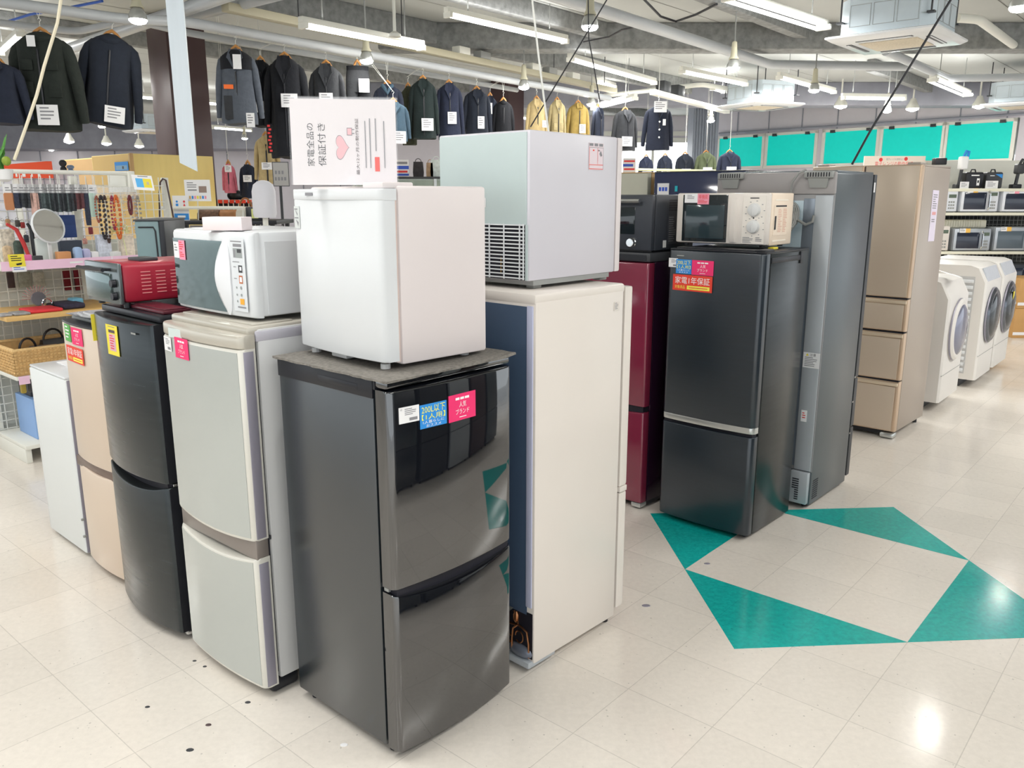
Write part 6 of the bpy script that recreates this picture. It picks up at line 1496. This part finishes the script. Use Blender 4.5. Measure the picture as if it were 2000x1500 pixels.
# tilted flyer hanging at the end of the bar
a = at_y(256, 341, 5.3); b = at_y(305, 372, 5.3)
o = card(None, 'hanging_flyer', (0, 0, 0), (1, 0, -.06), Vector((.14, 0, -1)), (b.x-a.x)*.86, (a.z-b.z)*.95, M_paper, [('r', .16, .22, .36, .6, mat('sky_blue_print', sr(90, 180, 240), .5)), ('r', .52, .22, .40, .6, M_yel), ('r', .68, .42, .12, .2, mat('beige_print', sr(200, 190, 160), .5)), ('r', .3, .05, .5, .06, M_greyink)]); o.location = a; tag(o, 'tilted flyer with blue and yellow halves at the end of the hanging bar', 'flyer')
# black topped high table with rail and the things on it
ty = 6.3; a = at_y(305, 431, ty); b = at_y(540, 431, ty); ztab = a.z
R = empty('high_table', 'black-topped high table behind the white microwave', 'table', (a.x, ty, 0))
wt = b.x-a.x
MB().box((0, 0, ztab-.03), (wt, .5, ztab), .004).build('tabletop', M_black, R)
for x in (.03, wt-.06):
    for y in (.03, .45): MB().box((x, y, 0), (x+.03, y+.03, ztab-.03)).build('leg', M_black, R, smooth=0)
MB().box((.08, .44, .05), (wt-.08, .46, ztab-.05)).build('rear_panel', mat('pale_lilac_board', sr(196, 192, 196), .7), R, smooth=0)
zr = at_y(305, 406, ty).z
o = MB(); o.tube([(.02, .03, 0), (.02, .03, zr-ztab), (wt*.72, .03, zr-ztab), (wt*.72, .03, 0)], .014, 6); o = o.build('white_frame_rail', M_metalw, loc=(a.x, ty, ztab)); tag(o, 'white square rail standing on the black-topped table', 'rail')
def ty_card(u0, v0, u1, v1, y, label, name, items, m=M_paper, cat='sign'):
    a_, b_ = at_y(u0, v0, y), at_y(u1, v1, y); o = card(None, name, (0, 0, 0), FU, FV, b_.x-a_.x, a_.z-b_.z, m, items); o.location = a_; tag(o, label, cat); return o
ty_card(336, 382, 371, 430.5, ty+.06, 'white toilet sign with blue man and red woman figures', 'toilet_sign', [('d', .27, .24, .07, M_blue), ('r', .19, .32, .16, .2, M_blue), ('d', .73, .24, .07, M_redtext), ('p', [(.73, .3), (.85, .5), (.61, .5)], M_redtext), ('r', .04, .72, .92, .26, M_blue), ('r', .25, .80, .5, .08, M_wtext)])
ty_card(359, 351, 413, 393, ty+.10, 'crinkled clear sleeve with printed sheet above the toilet sign', 'sheet_sleeve', lines(3, .1, .12, .4, .3)+[('r', .55, .3, .3, .3, mat('brown_grey_print', sr(150, 130, 120), .5)), ('r', .12, .45, .35, .06, M_greyink)]+[('r', .15+.1*k, .75, .07, .14, [M_wood, M_blue, M_pinkpale, M_ochre if False else M_yel][k % 4]) for k in range(7)])
o = MB().tube([at_y(386, 393, ty+.115), at_y(388, 431, ty+.115)], .004, 6).build('sleeve_stand', M_metalw); tag(o, 'thin pole carrying the crinkled clear sleeve', 'pole')
def tbag(u0, u1, v0, y, label, m, name='handbag', strapv=None, ms=None):
    a_, b_ = at_y(u0, 431, y), at_y(u1, v0, y); w = b_.x-a_.x; h = b_.z-ztab; R = empty(name, label, 'bag', ((a_.x+b_.x)/2, y, ztab+.001))
    bb = MB(); bb.loft([[Vector((sx*w/2*q, sy*.06*q2, h*zz)) for sx, sy in ((-1, -1), (0, -1.15), (1, -1), (1.05, 0), (1, 1), (0, 1.15), (-1, 1), (-1.05, 0))] for zz, q, q2 in ((0, .92, .8), (.15, 1, 1), (.6, .98, .9), (1, .85, .45))]); bb.build('bag_body', m, R, smooth=50)
    if strapv:
        sz = at_y(u0, strapv, y).z-ztab-h; MB().tube([(w*.36*math.cos(PI*k/12), 0, h*.95+sz*math.sin(PI*k/12)) for k in range(13)], .007, 6).build('strap', ms or m, R)
tbag(391, 430, 408, ty+.2, 'dark brown patterned bag behind the white rail', mat('brown_pattern_leather', sr(110, 78, 56), .5, noise=.4, nscale=60))
tbag(432, 466, 410, ty+.22, 'caramel brown bag right of the dark brown one', mat('caramel_leather', sr(170, 116, 70), .5, noise=.2, nscale=30))
tbag(466, 496, 404, ty+.14, 'white cloth bag with brown handles on the black-topped table', mat('white_canvas', sr(226, 220, 206), .8), strapv=386, ms=mat('brown_strap', sr(150, 96, 54), .5))
a_ = at_y(483, 440, ty+.08); o = MB().box((0, 0, 0), (.13, .06, .10), .006).build('note_box', M_dgrey, loc=(a_.x, ty+.06, ztab+.001)); tag(o, 'dark grey box with yellow note on the black-topped table', 'box')
card(o, 'yellow_note', (.045, -.001, .085), FU, FV, .05, .07, mat('pale_yellow_note', sr(226, 232, 150), .6), lines(3, .2, .2, .6, .6))
tb = MB(); p_ = at_y(320, 352, ty); 
for (uu0, uu1, vt_) in ((313, 332, 350),):
    pass
o = MB().tube([at_y(312, 431, 6.0), at_y(311, 375, 6.0), at_y(313, 356, 6.0), at_y(318, 349, 6.0), at_y(324, 352, 6.0), at_y(330, 380, 6.0), at_y(340, 431, 6.0)], .006, 6).build('bag_strap', M_brown); tag(o, 'tall thin brown strap loop left of the toilet sign', 'strap')
cc = MB()
for k, (du) in enumerate((0, 6, 11)): cc.tube([at_y(322+du, 440, 6.15), at_y(330+du, 462, 6.1), at_y(336-du*.5, 485, 6.1), at_y(326+du, 505, 6.1)], .007, 6)
cc.tube([at_y(326, 505, 6.1), (at_y(326, 505, 6.1).x, 6.1, .01)], .007, 6)
o = cc.build('yellow_cable', mat('yellow_green_cable', sr(214, 206, 70), .5)); tag(o, 'tangle of yellow cable under the black-topped table', 'cable')
# pale rounded cushion / pod
p = at_y(518, 425, 6.0); q = at_y(518, 352, 6.0); o = MB(); hh_ = q.z-p.z
o.loft([[Vector((.085*r_*math.cos(2*PI*j/16), .06*r_*math.sin(2*PI*j/16), hh_*z)) for j in range(16)] for z, r_ in ((0, .9), (.1, 1), (.7, 1), (.88, .85), (.97, .5), (1, .15))])
o = o.build('draped_garment', mat('white_draped_cloth', sr(222, 222, 230), .8, bump=.2, bscale=20), loc=(p.x, 6.0, p.z), smooth=60); tag(o, 'white draped cloth form just left of the white mini fridge', 'draped form')
o2 = MB().tube([(0, 0, -p.z), (0, 0, .02)], .02, 8).build('stand_pole', M_metalw, o)
ty_card(531, 316, 566, 364, 7.0, 'grey framed notice left of the poster', 'framed_notice', [('r', 0, 0, 1, .03, M_dgrey), ('r', 0, .97, 1, .03, M_dgrey), ('r', 0, 0, .04, 1, M_dgrey), ('r', .96, 0, .04, 1, M_dgrey), *[('r', .15+.2*k, .36, .12, .14, M_greyink) for k in range(3)], *[('r', .12+.19*k, .62, .12, .14, M_greyink) for k in range(4)]], mat('grey_board', sr(176, 174, 172), .5))
o = MB().tube([at_y(548, 364, 7.01), (at_y(548, 364, 7.01).x, 7.01, 0)], .012, 6).build('notice_stand', M_dgrey); tag(o, 'pole under the grey framed notice', 'pole')
# rack of shoes far behind, under the children's clothes
yr = 10.0
a, b = at_y(425, 392, yr), at_y(505, 392, yr)
R = empty('wire_rack', 'far wire rack of dark goods under the small children\'s clothes', 'rack', (a.x, yr, 0)); w = b.x-a.x
g = MB()
for z in (a.z, a.z-.12, a.z-.24, a.z-.45): g.box((0, -.01, z), (w, .0, z+.012))
for k in range(9): g.box((w*k/8, -.01, .0), (w*k/8+.01, 0, a.z))
g.build('grid', M_wire, R, smooth=0)
MB().box((0, .02, 0), (w, .4, a.z-.02)).build('dark_goods', mat('dark_goods', sr(54, 52, 62), .8, noise=.6, nscale=12), R, smooth=0)
g = MB()
for k in range(7): g.box((w*k/7+.01, -.02, a.z-.03), (w*k/7+.06, -.012, a.z+.01))
g.build('red_ticket', M_orange, R, smooth=0)
bx_ = at_y(458, 375, yr+.1); o = MB().ell((0, 0, 0), .10, .08, .07, 10).build('black_hat', M_black, loc=(bx_.x, yr+.12, a.z+.06), smooth=60); tag(o, 'round black hat on the far wire rack', 'hat')
# low far fixtures of the shop floor, seen only as backdrop between things
# glass showcase in the centre distance
ys_ = 12.0; a, b = at_y(690, 345, ys_), at_y(1010, 345, ys_)
R = empty('glass_showcase', 'glass showcase with dark top behind the two mini fridges', 'showcase', (a.x, ys_, 0)); w = b.x-a.x
MB().box((0, 0, a.z-.03), (w, .5, a.z)).build('top', M_dgrey, R, smooth=0)
for k in range(5): MB().box((w*k/4-.02, 0, .1), (w*k/4+.02, .04, a.z-.03)).build('frame_post', M_silver, R, smooth=0)
MB().box((0, .01, .1), (w, .015, a.z-.03)).build('glass_front', mat('green_tinted_glass', sr(200, 220, 210), .05, alpha=.3), R, smooth=0)
MB().box((0, .3, 0), (w, .5, a.z-.04)).build('inside_goods', mat('mixed_goods', sr(150, 150, 130), .8, noise=.5, nscale=9), R, smooth=0)
zt_ = a.z
def far_card(u0, v0, u1, label, items, y=ys_+.1):
    a_, b_ = at_y(u0, v0, y), at_y(u1, v0, y); h = a_.z-zt_; o = card(None, 'price_board', (0, 0, h), FU, FV, b_.x-a_.x, h, M_paper, items); o.location = (a_.x, y, zt_+.001); tag(o, label, 'sign')
far_card(772, 312, 798, 'white board with blue bands on the glass showcase', [('r', .1, .12, .8, .14, M_greyink), ('r', 0, .36, 1, .2, M_bluetext), ('r', .1, .64, .8, .12, M_redtext), ('r', 0, .82, 1, .12, M_bluetext)])
for u0, u1, v0, c3, lab in [(832, 846, 318, (180, 150, 120), 'tan bag on the glass showcase'), (840, 862, 312, (224, 234, 232), 'crumpled white bag at the right on the glass showcase'), (806, 826, 316, (60, 56, 60), 'dark bag on the glass showcase')]:
    a_, b_ = at_y(u0, v0, ys_+.2), at_y(u1, v0, ys_+.2); R = empty('shopping_bag', lab, 'bag', ((a_.x+b_.x)/2, ys_+.25, zt_+.001)); w = b_.x-a_.x; h = a_.z-zt_
    MB().loft([[Vector((sx*w/2*q, sy*.06, h*zz)) for sx, sy in ((-1, -1), (1, -1), (1.05, 0), (1, 1), (-1, 1), (-1.05, 0))] for zz, q in ((0, .92), (.3, 1), (1, .85))]).build('bag_body', mat('far_bag_%d' % u0, sr(*c3), .7, noise=.2, nscale=20), R)
    MB().tube([(w*.3*math.cos(PI*k/8), 0, h*.98+.05*math.sin(PI*k/8)) for k in range(9)], .005, 5).build('bag_handle', mat('far_bag_%d' % u0, sr(*c3), .7), R)
# sign on the stone-grey refrigerator
a_, b_ = at_y(1217, 309, 6.75), at_y(1242, 309, 6.75); o = card(None, 'price_board', (0, 0, a_.z-1.774), FU, FV, b_.x-a_.x, a_.z-1.774, M_paper, [('r', .08, .15, .84, .12, M_redtext), ('r', 0, .4, .8, .18, M_bluetext), ('r', .08, .7, .84, .12, M_redtext)]); o.location = (a_.x, 6.75, 1.7745); tag(o, 'white board with blue band on the stone-grey refrigerator', 'sign')
# refrigerators across the aisle (mirrored in the glossy black door)
for k, (x, y, mfr, lab) in enumerate([(1.99, 1.54, M_blackside, 'black refrigerator across the aisle, outside the right edge'), (3.68, 3.46, M_slate, 'slate refrigerator across the aisle, outside the right edge'), (2.42, 2.02, M_dgrey, 'dark grey refrigerator across the aisle, outside the right edge'), (2.84, 2.50, M_galv, 'blue-grey refrigerator across the aisle, outside the right edge'), (3.26, 2.98, M_brown, 'brown refrigerator across the aisle, outside the right edge')]):
    R = mk_fridge(lab, ((x, y, 0), TA+PI), .56, .6, .03, 1.75, .05, M_dgrey); door_mesh(.56, .048, .6, 1.74, .01, .01).build('door', mfr, R); door_mesh(.56, .048, .05, .59, .01, .01).build('door', mfr, R)
# small scraps and scuffs on the floor
for (u, v, s, m_, lab) in [(1381, 1101, .012, M_lavside, 'grey-violet spot near the left corner of the teal pattern'), (1262, 1183, .015, M_lavside, 'grey-violet spot left of the teal pattern'), (371, 1465, .010, M_dgrey, 'dark scrap nearest the bottom left'), (407, 1416, .008, M_brown, 'brown scrap in front of the silver refrigerator'), (484, 1372, .008, M_dgrey, 'dark scrap beside the foot of the silver refrigerator'), (288, 1381, .007, M_dgrey, 'dark scrap farther left on the floor tiles'), (400, 1302, .006, M_dgrey, 'tiny dark crumb below the silver refrigerator door'), (380, 1291, .006, M_dgrey, 'tiny dark crumb next to another below the silver refrigerator'), (672, 1455, .010, M_paper, 'white paper scrap in front of the glossy black refrigerator')]:
    p = at_z(u, v, 0); o = MB().lathe([(s, 0), (s*.9, .0015), (.001, .002)], n=9).build('floor_scrap', m_, loc=(p.x, p.y, .0002)); o.scale = (1.2, .8, 1); tag(o, lab, 'scrap')
